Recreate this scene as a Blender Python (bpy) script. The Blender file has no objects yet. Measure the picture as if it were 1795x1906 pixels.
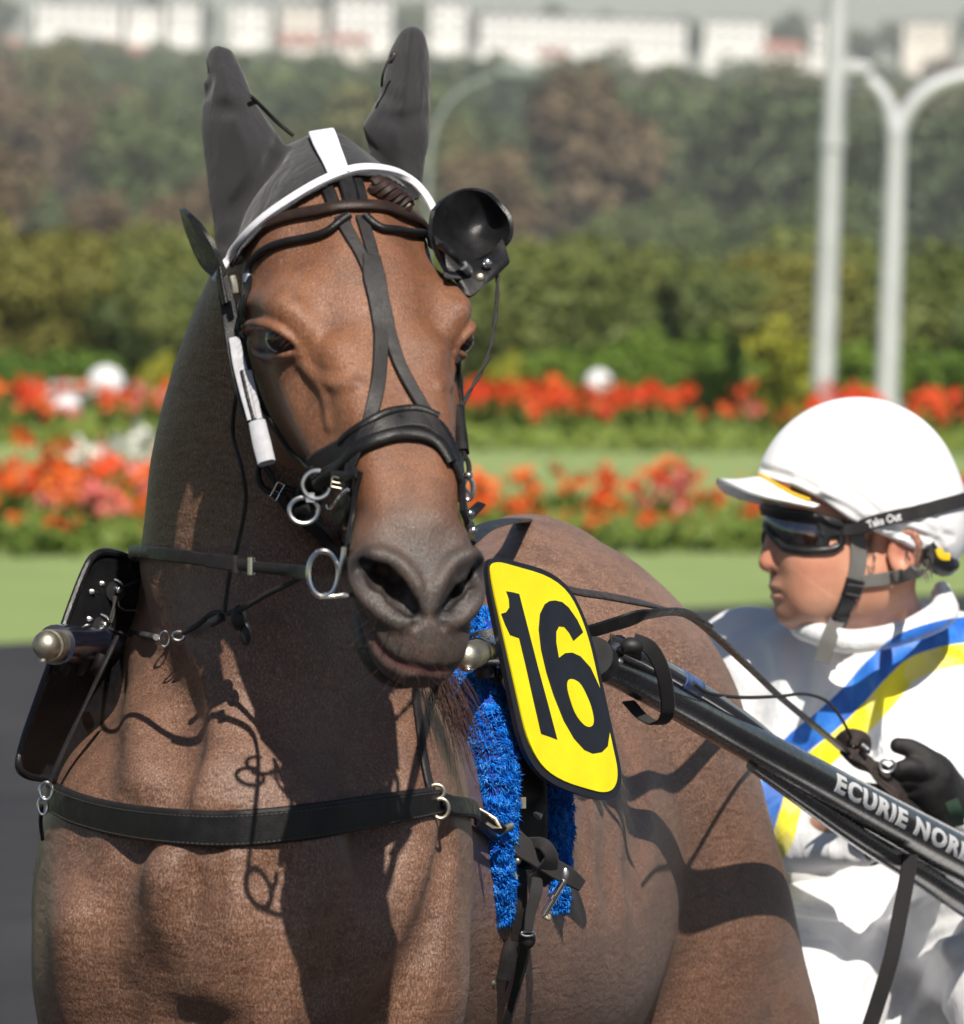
import bpy, bmesh, math, random
import numpy as np
from math import radians as R
from mathutils import Vector, Matrix
from mathutils.bvhtree import BVHTree
random.seed(7); RNG = np.random.default_rng(7)

# ------------------------------------------------------------ camera, light
SC = bpy.context.scene
COL = SC.collection
F = 15200.0                       # focal length in photograph pixels
CAM = np.array([0.0, 0.0, 1.9])
PITCH, ROLL = R(1.78), R(2.1)
_fw = np.array([0, math.cos(PITCH), -math.sin(PITCH)])
_u0 = np.array([0, math.sin(PITCH), math.cos(PITCH)])
_r0 = np.array([1.0, 0, 0])
_rt = math.cos(ROLL) * _r0 + math.sin(ROLL) * _u0
_up = math.cos(ROLL) * _u0 - math.sin(ROLL) * _r0


def ray(px, py):
    return _rt * ((px - 897.5) / F) - _up * ((py - 953.0) / F) + _fw


def W(px, py, d):
    """world point seen at photo pixel px, py at depth d metres"""
    return CAM + ray(px, py) * d


def G(px, py, z=0.0):
    r = ray(px, py)
    return CAM + r * ((z - CAM[2]) / r[2])


def project(P):
    q = np.asarray(P) - CAM
    d = q @ _fw
    return 897.5 + F * (q @ _rt) / d, 953.0 - F * (q @ _up) / d, d


cam = bpy.data.cameras.new('camera')
cam.sensor_fit = 'VERTICAL'
cam.sensor_height = 36.0
cam.sensor_width = 36.0
cam.lens = F / 1906.0 * 36.0
cam.clip_start = 0.5
cam.clip_end = 12000
cam.dof.use_dof = True
cam.dof.focus_distance = 8.72
cam.dof.aperture_fstop = (cam.lens / 1000.0) / 0.020
cam.dof.aperture_blades = 0
camo = bpy.data.objects.new('camera', cam)
COL.objects.link(camo)
camo.matrix_world = Matrix(((_rt[0], _up[0], -_fw[0], CAM[0]), (_rt[1], _up[1], -_fw[1], CAM[1]),
                            (_rt[2], _up[2], -_fw[2], CAM[2]), (0, 0, 0, 1)))
SC.camera = camo

SUN_EL, SUN_AZ = R(48), R(11.5)     # azimuth measured from behind the camera towards its right
world = bpy.data.worlds.new('World')
SC.world = world
world.use_nodes = True
wn = world.node_tree.nodes
wl = world.node_tree.links
sky = wn.new('ShaderNodeTexSky')
sky.sky_type = 'NISHITA'
sky.sun_disc = False
sky.sun_elevation = SUN_EL
sky.sun_rotation = math.pi - SUN_AZ
sky.air_density = 1.0
sky.dust_density = 0.7
sky.ozone_density = 1.0
wn['Background'].inputs['Strength'].default_value = 0.05
wl.new(sky.outputs['Color'], wn['Background'].inputs['Color'])
SUNDIR = np.array([-math.sin(SUN_AZ) * math.cos(SUN_EL), math.cos(SUN_AZ) * math.cos(SUN_EL), -math.sin(SUN_EL)])
sun = bpy.data.lights.new('sun', 'SUN')
sun.energy = 5.0
sun.angle = R(0.55)
sun.color = (1.0, 0.935, 0.83)
suno = bpy.data.objects.new('sun', sun)
COL.objects.link(suno)
suno.rotation_euler = Vector(SUNDIR).to_track_quat('-Z', 'Y').to_euler()
suno.location = (3, -6, 9)
SC.view_settings.view_transform = 'Standard'
SC.view_settings.look = 'None'
SC.view_settings.gamma = 1.0
SC.view_settings.use_curve_mapping = False
SC.view_settings.exposure = 0.38
SC.render.engine = 'CYCLES'
SC.cycles.max_bounces = 6
SC.cycles.transparent_max_bounces = 12
SC.cycles.use_denoising = True

# ------------------------------------------------------------ object helpers


def link(o, parent=None):
    COL.objects.link(o)
    if parent is not None:
        o.parent = parent
        o.matrix_parent_inverse = parent.matrix_world.inverted()
    return o


def tag(o, label=None, cat=None, group=None, kind=None):
    if label: o['label'] = label
    if cat: o['category'] = cat
    if group: o['group'] = group
    if kind: o['kind'] = kind
    return o


def empty(name, loc, label=None, cat=None, group=None):
    o = bpy.data.objects.new(name, None)
    o.empty_display_size = 0.05
    o.location = [float(x) for x in loc]
    COL.objects.link(o)
    o.matrix_world = Matrix.Translation(o.location)
    return tag(o, label, cat, group)


def mesh_obj(name, V, Fc, mat, parent=None, smooth=True, attrs=None):
    me = bpy.data.meshes.new(name)
    V = np.asarray(V, dtype=np.float64)
    if isinstance(Fc, np.ndarray):
        n, k = Fc.shape
        me.vertices.add(len(V)); me.vertices.foreach_set('co', V.ravel())
        me.loops.add(n * k); me.loops.foreach_set('vertex_index', Fc.ravel().astype(np.int32))
        me.polygons.add(n)
        me.polygons.foreach_set('loop_start', np.arange(0, n * k, k, dtype=np.int32))
        me.polygons.foreach_set('loop_total', np.full(n, k, dtype=np.int32))
        me.update(calc_edges=True)
    else:
        me.from_pydata([tuple(v) for v in V], [], [tuple(int(i) for i in f) for f in Fc])
    if mat is not None:
        for m in (mat if isinstance(mat, (list, tuple)) else [mat]):
            me.materials.append(m)
    if smooth:
        me.polygons.foreach_set('use_smooth', np.ones(len(me.polygons), dtype=bool))
    for k_, a in (attrs or {}).items():
        a = np.asarray(a, dtype=np.float32)
        if a.ndim == 1:
            at = me.attributes.new(k_, 'FLOAT', 'POINT'); at.data.foreach_set('value', a)
        else:
            at = me.attributes.new(k_, 'FLOAT_VECTOR', 'POINT'); at.data.foreach_set('vector', a.ravel())
    me.update()
    o = bpy.data.objects.new(name, me)
    return link(o, parent)


def nrm(v):
    v = np.asarray(v, dtype=float)
    return v / max(1e-12, np.linalg.norm(v))


def spline(pts, n):
    """Catmull-Rom through points, n samples"""
    P = np.asarray(pts, dtype=float)
    if P.ndim == 1: P = P[:, None]
    if len(P) == 2:
        t = np.linspace(0, 1, n)[:, None]
        return P[0] * (1 - t) + P[1] * t
    L = np.r_[0, np.cumsum(np.maximum(1e-9, np.linalg.norm(np.diff(P, axis=0), axis=1)) ** 0.5)]
    E = np.vstack([2 * P[0] - P[1], P, 2 * P[-1] - P[-2]])
    u = np.linspace(0, L[-1], n)
    i = np.clip(np.searchsorted(L, u, side='right') - 1, 0, len(P) - 2)
    t = ((u - L[i]) / (L[i + 1] - L[i]))[:, None]
    h = (L[i + 1] - L[i])[:, None]
    p0, p1, p2, p3 = E[i], E[i + 1], E[i + 2], E[i + 3]
    Lx = np.r_[L[0] - (L[1] - L[0]), L, L[-1] + (L[-1] - L[-2])]
    m1 = (p2 - p0) / (Lx[i + 2] - Lx[i])[:, None] * h
    m2 = (p3 - p1) / (Lx[i + 3] - Lx[i + 1])[:, None] * h
    t2, t3 = t * t, t ** 3
    return (2 * t3 - 3 * t2 + 1) * p1 + (t3 - 2 * t2 + t) * m1 + (-2 * t3 + 3 * t2) * p2 + (t3 - t2) * m2


class MB:
    """collects shapes for one mesh"""
    def __init__(s): s.v, s.f, s.n = [], [], 0

    def add(s, V, Fc):
        V = np.asarray(V, dtype=float)
        s.v.append(V)
        s.f += [tuple(int(i) + s.n for i in f) for f in Fc]
        s.n += len(V)
        return s

    def sweep(s, P, prof, up, closed=False, cap=True):
        """sweep 2-D profile (k,2) [or one per sample] along P; up = normal per sample (profile y axis)"""
        P = np.asarray(P, dtype=float); n = len(P)
        if closed: T = np.roll(P, -1, 0) - np.roll(P, 1, 0)
        else: T = np.gradient(P, axis=0)
        T /= np.maximum(1e-12, np.linalg.norm(T, axis=1))[:, None]
        U = np.asarray(up, dtype=float)
        if U.ndim == 1: U = np.tile(U, (n, 1))
        U = U - T * np.sum(U * T, 1)[:, None]
        U /= np.maximum(1e-9, np.linalg.norm(U, axis=1))[:, None]
        S_ = np.cross(T, U)
        prof = np.asarray(prof, dtype=float)
        if prof.ndim == 2: prof = np.tile(prof, (n, 1, 1))
        k = prof.shape[1]
        V = P[:, None, :] + S_[:, None, :] * prof[:, :, 0:1] + U[:, None, :] * prof[:, :, 1:2]
        Fc = []
        for i in range(n if closed else n - 1):
            j = (i + 1) % n
            for a in range(k):
                b = (a + 1) % k
                Fc.append((i * k + a, i * k + b, j * k + b, j * k + a))
        if cap and not closed:
            Fc.append(tuple(range(k))[::-1]); Fc.append(tuple((n - 1) * k + a for a in range(k)))
        return s.add(V.reshape(-1, 3), Fc)

    def tube(s, P, r, k=10, closed=False, n=None):
        P = np.asarray(P, dtype=float)
        if n: P = spline(np.vstack([P, P[:1]]) if closed else P, n + (1 if closed else 0))
        if closed and n: P = P[:-1]
        T = np.gradient(P, axis=0)
        u = np.array([0.13, -0.9, 0.41]); U = []
        for t in T:
            t = nrm(t); u = u - t * (u @ t)
            if np.linalg.norm(u) < 1e-6: u = np.cross(t, [1, 0, 0.3])
            u = nrm(u); U.append(u)
        r = np.broadcast_to(np.asarray(r, dtype=float), (len(P),)) if np.ndim(r) == 0 or len(r) == len(P) else np.interp(np.linspace(0, 1, len(P)), np.linspace(0, 1, len(r)), r)
        a = np.arange(k) / k * 2 * np.pi
        prof = np.stack([np.cos(a), np.sin(a)], 1)[None] * r[:, None, None]
        return s.sweep(P, prof, np.array(U), closed)

    def box(s, c, hx, hy, hz, ax=None):
        ax = np.eye(3) if ax is None else np.asarray(ax)
        V = [np.asarray(c) + x * hx * ax[0] + y * hy * ax[1] + z * hz * ax[2] for x in (-1, 1) for y in (-1, 1) for z in (-1, 1)]
        return s.add(V, [(0, 1, 3, 2), (4, 6, 7, 5), (0, 4, 5, 1), (2, 3, 7, 6), (0, 2, 6, 4), (1, 5, 7, 3)])

    def ball(s, c, r, nu=16, nv=10, ax=None):
        r = np.broadcast_to(r, (3,)); ax = np.eye(3) if ax is None else np.asarray(ax)
        V, Fc = [], []
        for i in range(nv + 1):
            th = math.pi * i / nv
            for j in range(nu):
                ph = 2 * math.pi * j / nu
                l = np.array([math.sin(th) * math.cos(ph), math.sin(th) * math.sin(ph), math.cos(th)]) * r
                V.append(np.asarray(c) + l @ ax)
        for i in range(nv):
            for j in range(nu):
                Fc.append((i * nu + j, (i + 1) * nu + j, (i + 1) * nu + (j + 1) % nu, i * nu + (j + 1) % nu))
        return s.add(V, Fc)

    def plate(s, O, X, Y, poly, th):
        """flat polygon (2-D, metres) in plane O,X,Y with thickness th along the normal (both sides)"""
        X, Y = nrm(X), nrm(Y); N = np.cross(X, Y); n = len(poly)
        A = [np.asarray(O) + X * p[0] + Y * p[1] for p in poly]
        V = [a + N * th / 2 for a in A] + [a - N * th / 2 for a in A]
        Fc = [tuple(range(n)), tuple(range(2 * n - 1, n - 1, -1))] + [(i, i + n, (i + 1) % n + n, (i + 1) % n) for i in range(n)]
        return s.add(V, Fc)

    def build(s, name, mat, parent=None, smooth=True, bevel=0, subsurf=0, clean=True):
        V = np.vstack(s.v)
        o = mesh_obj(name, V, s.f, mat, parent, smooth)
        bm = bmesh.new(); bm.from_mesh(o.data)
        if clean: bmesh.ops.remove_doubles(bm, verts=bm.verts, dist=1e-6)
        bmesh.ops.recalc_face_normals(bm, faces=bm.faces)
        bm.to_mesh(o.data); bm.free()
        if smooth: 
            try: o.data.set_sharp_from_angle(angle=R(42))
            except Exception: pass
        if bevel:
            m = o.modifiers.new('bevel', 'BEVEL'); m.width = bevel; m.segments = 2; m.limit_method = 'ANGLE'
        if subsurf:
            m = o.modifiers.new('sub', 'SUBSURF'); m.levels = m.render_levels = subsurf
        return o


# ------------------------------------------------------------ materials
MATS = {}


class NT:
    def __init__(s, name):
        s.m = bpy.data.materials.new(name); s.m.use_nodes = True
        s.t = s.m.node_tree; s.n = s.t.nodes; s.l = s.t.links
        s.b = s.n['Principled BSDF']
        MATS[name] = s.m

    def new(s, t, **kw):
        x = s.n.new(t)
        for k, v in kw.items(): setattr(x, k, v)
        return x

    def put(s, sock, v):
        if hasattr(v, 'is_output') or isinstance(v, bpy.types.NodeSocket): s.l.new(v, sock)
        elif isinstance(v, (tuple, list)) and len(v) == 3 and sock.type == 'RGBA': sock.default_value = (*v, 1)
        else: sock.default_value = v

    def set(s, **kw):
        for k, v in kw.items(): s.put(s.b.inputs[k.replace('_', ' ')], v)
        return s

    def co(s, kind='Object', scale=(1, 1, 1), rot=(0, 0, 0)):
        c = s.new('ShaderNodeTexCoord'); m = s.new('ShaderNodeMapping')
        m.inputs['Scale'].default_value = scale; m.inputs['Rotation'].default_value = rot
        s.l.new(c.outputs[kind], m.inputs['Vector'])
        return m.outputs['Vector']

    def noise(s, vec=None, scale=5.0, detail=3.0, rough=0.55, dist=0.0):
        x = s.new('ShaderNodeTexNoise')
        if vec is not None: s.l.new(vec, x.inputs['Vector'])
        x.inputs['Scale'].default_value = scale; x.inputs['Detail'].default_value = detail
        x.inputs['Roughness'].default_value = rough; x.inputs['Distortion'].default_value = dist
        return x.outputs['Fac']

    def ramp(s, fac, stops, interp='LINEAR'):
        x = s.new('ShaderNodeValToRGB'); x.color_ramp.interpolation = interp
        e = x.color_ramp.elements
        while len(e) > 1: e.remove(e[-1])
        for i, (p, c) in enumerate(stops):
            el = e[0] if i == 0 else e.new(p)
            el.position = p
            c = (c, c, c) if isinstance(c, (int, float)) else c
            el.color = (*c, 1)
        s.put(x.inputs['Fac'], fac)
        return x.outputs['Color']

    def mix(s, fac, a, b, mode='MIX'):
        x = s.new('ShaderNodeMix', data_type='RGBA', blend_type=mode)
        s.put(x.inputs[0], fac); s.put(x.inputs[6], a); s.put(x.inputs[7], b)
        return x.outputs[2]

    def math(s, op, a, b=0.0, c=None, clamp=False):
        x = s.new('ShaderNodeMath', operation=op); x.use_clamp = clamp
        s.put(x.inputs[0], a); s.put(x.inputs[1], b)
        if c is not None: s.put(x.inputs[2], c)
        return x.outputs[0]

    def attr(s, name, out='Fac'):
        x = s.new('ShaderNodeAttribute'); x.attribute_name = name
        return x.outputs[out]

    def bump(s, h, dist=0.002, strength=1.0, normal=None):
        x = s.new('ShaderNodeBump')
        x.inputs['Distance'].default_value = dist; x.inputs['Strength'].default_value = strength
        s.put(x.inputs['Height'], h)
        if normal is not None: s.l.new(normal, x.inputs['Normal'])
        s.l.new(x.outputs['Normal'], s.b.inputs['Normal'])
        return x.outputs['Normal']


def simple(name, col, rough=0.5, metal=0.0, var=0.15, vscale=40.0, bump=0.0, bscale=200.0, spec=0.5, coat=0.0, sheen=0.0):
    t = NT(name); c = t.co()
    nz = t.noise(c, vscale, 4)
    lo = tuple(x * (1 - var) for x in col); hi = tuple(min(1, x * (1 + var)) for x in col)
    t.set(Base_Color=t.ramp(nz, [(0.3, lo), (0.7, hi)]), Metallic=metal)
    t.put(t.b.inputs['Roughness'], t.ramp(t.noise(c, vscale * 0.7, 3), [(0.3, max(0, rough - 0.08)), (0.7, min(1, rough + 0.1))]))
    t.b.inputs['Specular IOR Level'].default_value = spec
    t.b.inputs['Coat Weight'].default_value = coat
    t.b.inputs['Coat Roughness'].default_value = 0.15
    t.b.inputs['Sheen Weight'].default_value = sheen
    if bump: t.bump(t.noise(c, bscale, 3), bump)
    return t.m


# ------------------------------------------------------------ implicit surfaces
class Field:
    """smooth-blended solids sampled into one continuous mesh"""
    def __init__(s): s.p = []

    def _add(s, fn, c, r, op, k):
        c = np.asarray(c, dtype=float); r = float(r); lim = max(0.025, k * 1.9)
        def quick(P):
            q = P - c
            b = np.sqrt(np.einsum('ij,ij->i', q, q)) - r
            m = b < lim
            if m.all(): return fn(P)
            if m.any(): b[m] = fn(P[m])
            return b
        s.p.append((quick, c, r, op, k)); return s

    def cone(s, a, b, r1, r2=None, k=0.02, op=1):
        a, b = np.asarray(a, float), np.asarray(b, float); r2 = r1 if r2 is None else r2
        ba = b - a; L2 = max(1e-12, ba @ ba)
        def fn(P):
            q = P - a; t = np.clip(q @ ba / L2, 0, 1)
            return np.linalg.norm(q - t[:, None] * ba, axis=1) - (r1 + (r2 - r1) * t)
        return s._add(fn, (a + b) / 2, np.sqrt(L2) / 2 + max(r1, r2), op, k)

    def chain(s, pts, rs, k=0.01, op=1, n=None):
        pts = np.asarray(pts, float); rs = np.broadcast_to(np.asarray(rs, float), (len(pts),))
        if n:
            rs = np.interp(np.linspace(0, 1, n), np.linspace(0, 1, len(rs)), rs); pts = spline(pts, n)
        def fn(P):
            d = np.full(len(P), 9.0)
            for i in range(len(pts) - 1):
                a, b = pts[i], pts[i + 1]; ba = b - a; L2 = max(1e-12, ba @ ba)
                q = P - a; t = np.clip(q @ ba / L2, 0, 1)
                d = np.minimum(d, np.linalg.norm(q - t[:, None] * ba, axis=1) - (rs[i] + (rs[i + 1] - rs[i]) * t))
            return d
        c = pts.mean(0)
        return s._add(fn, c, np.max(np.linalg.norm(pts - c, axis=1) + rs), op, k)

    def ell(s, c, rad, ax=None, k=0.02, op=1):
        c = np.asarray(c, float); rad = np.broadcast_to(np.asarray(rad, float), (3,)); ax = np.eye(3) if ax is None else np.asarray(ax, float)
        def fn(P):
            q = (P - c) @ ax.T
            k0 = np.linalg.norm(q / rad, axis=1); k1 = np.linalg.norm(q / rad ** 2, axis=1)
            return np.where(k0 < 1e-6, -rad.min(), k0 * (k0 - 1) / np.maximum(k1, 1e-9))
        return s._add(fn, c, rad.max(), op, k)

    def loft(s, O, ut, us, un, st, e=2.0, k=0.03, op=1):
        """st rows: t, s_centre, n_top, n_bottom, w_top, w_mid, w_bottom"""
        O = np.asarray(O, float); A = np.array([nrm(ut), nrm(us), nrm(un)])
        st = np.asarray(st, float); t0, t1 = st[0, 0], st[-1, 0]
        tt = np.linspace(t0, t1, 240)
        # monotone-ish resample along t
        D = spline(st, 600); o = np.argsort(D[:, 0]); D = D[o]
        L = np.stack([np.interp(tt, D[:, 0], D[:, j]) for j in range(1, 7)], 1)
        def fn(P):
            q = (P - O) @ A.T
            t = np.clip(q[:, 0], t0, t1)
            sc, nt_, nb, wt, wm, wb = (np.interp(t, tt, L[:, j]) for j in range(6))
            H = np.maximum(1e-3, (nt_ - nb) / 2); v = (q[:, 2] - (nt_ + nb) / 2) / H
            vc = np.clip(v, -1, 1)
            x = vc / 0.7
            w = wm + x * (wt - wb) / 2 + x * x * ((wt + wb) / 2 - wm)
            w = np.maximum(w, np.minimum(np.minimum(wt, wb), wm) * 0.6) + 1e-4
            sx = q[:, 1] - sc
            Q = (np.abs(sx / w) ** e + np.abs(v) ** e) ** (1 / e)
            rr = np.sqrt(sx ** 2 + (v * H) ** 2)
            d = rr - rr / np.maximum(Q, 1e-4)
            d = np.maximum(d, -np.minimum(w, H))
            dt = np.maximum(0, np.maximum(t0 - q[:, 0], q[:, 0] - t1))
            return np.where(dt > 0, np.sqrt(np.maximum(d, 0) ** 2 + dt ** 2), d)
        m = np.abs(L).max()
        c = O + A[0] * (t0 + t1) / 2
        return s._add(fn, c, (t1 - t0) / 2 + 1.5 * m, op, k)

    def fun(s, fn, c, r, op=1, k=0.02): return s._add(fn, c, r, op, k)

    def __call__(s, P, act=None):
        P = np.asarray(P, float); d = np.full(len(P), 5.0)
        for i, (fn, c, r, op, k) in enumerate(s.p):
            if act is not None and not act[i]: continue
            x = fn(P)
            if op == 1:
                if k <= 0: d = np.minimum(d, x); continue
                h = np.maximum(k - np.abs(d - x), 0) / k
                d = np.minimum(d, x) - h * h * k * 0.25
            elif op == -1:
                x = -x
                h = np.maximum(k - np.abs(d - x), 0) / max(k, 1e-9)
                d = np.maximum(d, x) + h * h * k * 0.25
            else:               # op 2: raise / lower the surface: fn returns an offset
                d = d - x
        return d

    def grad(s, P, h=0.0008):
        T = np.array([(1, -1, -1), (-1, -1, 1), (-1, 1, -1), (1, 1, 1)], float)
        g = np.zeros((len(P), 3))
        for t in T: g += t * s(P + t * h)[:, None]
        return g / (4 * h)

    def hit(s, px, py, d0=7.3, d1=12.0):
        """first surface point on the line of sight through the pixel; closest approach if it misses"""
        r = ray(px, py); L = np.linalg.norm(r); d = d0; best = (9, d0); rn = r / L
        act = []
        for fn, c, rad, op, k in s.p:
            q = c - CAM
            act.append(np.linalg.norm(q - rn * (q @ rn)) < rad + 2.4 * k + 0.06 or op == 2)
        for _ in range(260):
            v = float(s(np.array([CAM + r * d]), act)[0])
            if v < best[0]: best = (v, d)
            if v < 0.0004: return CAM + r * d
            d += max(0.0006, v * 0.55) / L
            if d > d1: break
        P = CAM + r * best[1]
        return P

    def hits(s, pts): return np.array([s.hit(*p) for p in pts])

    def normal(s, P):
        g = s.grad(np.atleast_2d(P)); return g / np.linalg.norm(g, axis=1)[:, None]

    def snap(s, P, off=0.0, it=6):
        P = np.array(np.atleast_2d(P), float)
        for _ in range(it):
            g = s.grad(P); v = s(P) - off
            P = P - np.clip(v / np.maximum(0.2, np.sum(g * g, 1)), -0.02, 0.02)[:, None] * g
        return P

    def mesh(s, xs, ys, zs, B=16):
        import openvdb
        ax = [np.asarray(a, float) for a in (xs, ys, zs)]
        n = [len(a) for a in ax]
        A = np.full(n, 1.0, dtype=np.float32)
        nb = [(m + B - 1) // B for m in n]
        lo = [[a[min(i * B, len(a) - 1)] for i in range(k)] for a, k in zip(ax, nb)]
        hi = [[a[min(i * B + B, len(a) - 1)] for i in range(k)] for a, k in zip(ax, nb)]
        cc = [(np.array(l) + np.array(h)) / 2 for l, h in zip(lo, hi)]
        hh = [(np.array(h) - np.array(l)) / 2 for l, h in zip(lo, hi)]
        C = np.stack(np.meshgrid(*cc, indexing='ij'), -1).reshape(-1, 3)
        H = np.linalg.norm(np.stack(np.meshgrid(*hh, indexing='ij'), -1).reshape(-1, 3), axis=1)
        fv = s(C)
        pv = np.stack([fn(C) for (fn, c, r, op, k) in s.p], 1) if len(s.p) else None
        keep = np.abs(fv) < H * 1.7 + 0.03
        idx = np.stack(np.meshgrid(*[np.arange(k) for k in nb], indexing='ij'), -1).reshape(-1, 3)
        ks = np.array([k for (_, _, _, _, k) in s.p]); ops = np.array([op for (_, _, _, op, _) in s.p])
        for q in range(len(C)):
            i, j, k = idx[q] * B
            sl = (slice(i, i + B), slice(j, j + B), slice(k, k + B))
            if not keep[q]:
                A[sl] = 1.0 if fv[q] > 0 else -1.0
                continue
            act = (pv[q] < H[q] * 2.4 + ks * 1.6 + 0.05) | (ops == 2)
            X, Y, Z = np.meshgrid(ax[0][sl[0]], ax[1][sl[1]], ax[2][sl[2]], indexing='ij')
            A[sl] = s(np.stack([X, Y, Z], -1).reshape(-1, 3), act).reshape(X.shape)
        g = openvdb.FloatGrid(1.0)
        g.copyFromArray(np.clip(A / 0.01, -3, 3))
        pts, quads = g.convertToQuads(0.0)
        pts = np.asarray(pts, float)
        V = np.stack([np.interp(pts[:, j], np.arange(n[j]), ax[j]) for j in range(3)], 1)
        for _ in range(2):
            g_ = s.grad(V); v = s(V)
            V = V - np.clip(v / np.maximum(0.25, np.sum(g_ * g_, 1)), -0.003, 0.003)[:, None] * g_
        Q = np.asarray(quads)
        return V, np.ascontiguousarray(Q)


def axis_steps(segs):
    """[(start, step), ..., (end, None)] -> rectilinear coordinates"""
    out = []
    for (a, h), (b, _) in zip(segs[:-1], segs[1:]):
        n = max(1, int(round((b - a) / h)))
        out += list(a + (b - a) * np.arange(n) / n)
    out.append(segs[-1][0])
    return np.array(out)
# ------------------------------------------------------------ the horse
# head frame: a runs down the face, s to the animal's left, n out of the forehead
_X, _Y, _Z = _rt, _up, -_fw
HT, HY, HR = R(35), R(18.5), R(0.5)


def _hv(v):
    x, y, z = v
    c, s_ = math.cos(HR), math.sin(HR)
    x, y = c * x - s_ * y, s_ * x + c * y
    return _X * x + _Y * y + _Z * z


hn = _hv((math.cos(HT) * math.sin(HY), math.sin(HT), math.cos(HT) * math.cos(HY)))
ha = _hv((math.sin(HT) * math.sin(HY), -math.cos(HT), math.sin(HT) * math.cos(HY)))
hs = _hv((math.cos(HY), 0, -math.sin(HY)))
HO = W(640, 265, 8.0)
HAX = np.array([ha, hs, hn])


def s_off(a):
    """the muzzle swings a little to the animal's right"""
    t = np.clip((np.asarray(a, float) - .34) / .16, 0, 1); return -.0095 * t * t * (3 - 2 * t)


def Hp(a, s, n): return HO + ha * a + hs * (s + s_off(a)) + hn * n
def Hl(P):
    q = (np.atleast_2d(P) - HO) @ HAX.T
    q[:, 1] -= s_off(q[:, 0]); return q


def px_r(r, d=8.0): return r * d / F


HF = Field()
# neck and chest, sliced by height
NO = W(500, 300, 8.4)
neck_rows = [
    (345, 610, 60, 8.06, 8.18, .78), (400, 600, 125, 8.02, 8.24, .78), (520, 585, 183, 8.05, 8.40, .78), (680, 572, 240, 8.11, 8.46, .78), (850, 556, 270, 8.14, 8.52, .78),
    (1010, 540, 276, 8.15, 8.6, .78), (1180, 522, 300, 8.15, 8.75, .8), (1290, 505, 325, 8.14, 8.9, .82),
    (1440, 490, 385, 8.11, 9.0, .84), (1520, 480, 400, 8.085, 9.0, .85), (1620, 472, 408, 8.06, 9.0, .86),
    (1720, 466, 410, 8.045, 9.0, .86), (1820, 462, 398, 8.05, 9.0, .86), (1920, 460, 372, 8.07, 8.95, .85),
    (2100, 460, 320, 8.14, 8.8, .84), (2260, 460, 230, 8.24, 8.7, .8), (2330, 460, 120, 8.35, 8.6, .8)]
st = []
for py, cx, hw, f_, b_, fr in neck_rows:
    dm = f_ + 0.15
    st.append(((py - 300) * 8.3 / F, (cx - 500) * dm / F, 8.4 - f_, 8.4 - b_, hw * dm / F * fr, hw * dm / F, hw * dm / F * .8))
HF.loft(NO, -_up, _rt, -_fw, st, 2.15, 0.03)
# barrel
BA, BB = W(470, 1500, 8.5), W(1000, 1400, 10.05)
ub = BB - BA; ub[2] = 0; LB = np.linalg.norm(ub); ub = ub / LB
sb_ = np.cross(ub, [0, 0, 1.0])
BO = np.array([BA[0], BA[1], 0])
HF.loft(BO, ub, sb_, (0, 0, 1), [
    (-0.05, 0, 1.50, 1.00, .10, .15, .12), (0.1, 0, 1.60, .90, .11, .20, .17), (0.35, 0, 1.63, .84, .14, .250, .21), (0.7, 0, 1.575, .80, .185, .284, .245),
    (1.0, 0, 1.55, .82, .185, .272, .238), (1.3, 0, 1.56, .90, .175, .245, .205), (1.6, 0, 1.56, 1.02, .15, .215, .17), (1.8, 0, 1.45, 1.15, .1, .16, .12)], 2.3, 0.06)
# croup and thighs, sliced by height
rump_rows = [(965, 985, 44), (975, 988, 72), (990, 992, 100), (1012, 996, 128), (1045, 1000, 182), (1120, 1003, 262), (1190, 1005, 318), (1280, 1006, 366),
             (1400, 1006, 398), (1520, 1006, 428), (1620, 1004, 458), (1720, 1002, 482), (1800, 1000, 482), (1906, 1000, 462), (2050, 1000, 400), (2200, 1000, 330), (2280, 1000, 200)]
RO = W(1000, 960, 9.9)
st = []
for py, cx, hw in rump_rows:
    D_ = 0.40 * min(1, (max(0, py - 955) / 220.0) ** 0.5)
    w_ = hw * 9.9 / F
    st.append(((py - 960) * 9.9 / F, (cx - 1000) * 9.9 / F, D_ * .95, -D_, w_ * .8, w_, w_ * .8))
HF.loft(RO, -_up, _rt, -_fw, st, 2.1, 0.05)
# withers
HF.ell(W(640, 1060, 8.95), (0.10, 0.28, 0.10), None, 0.08)
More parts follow.
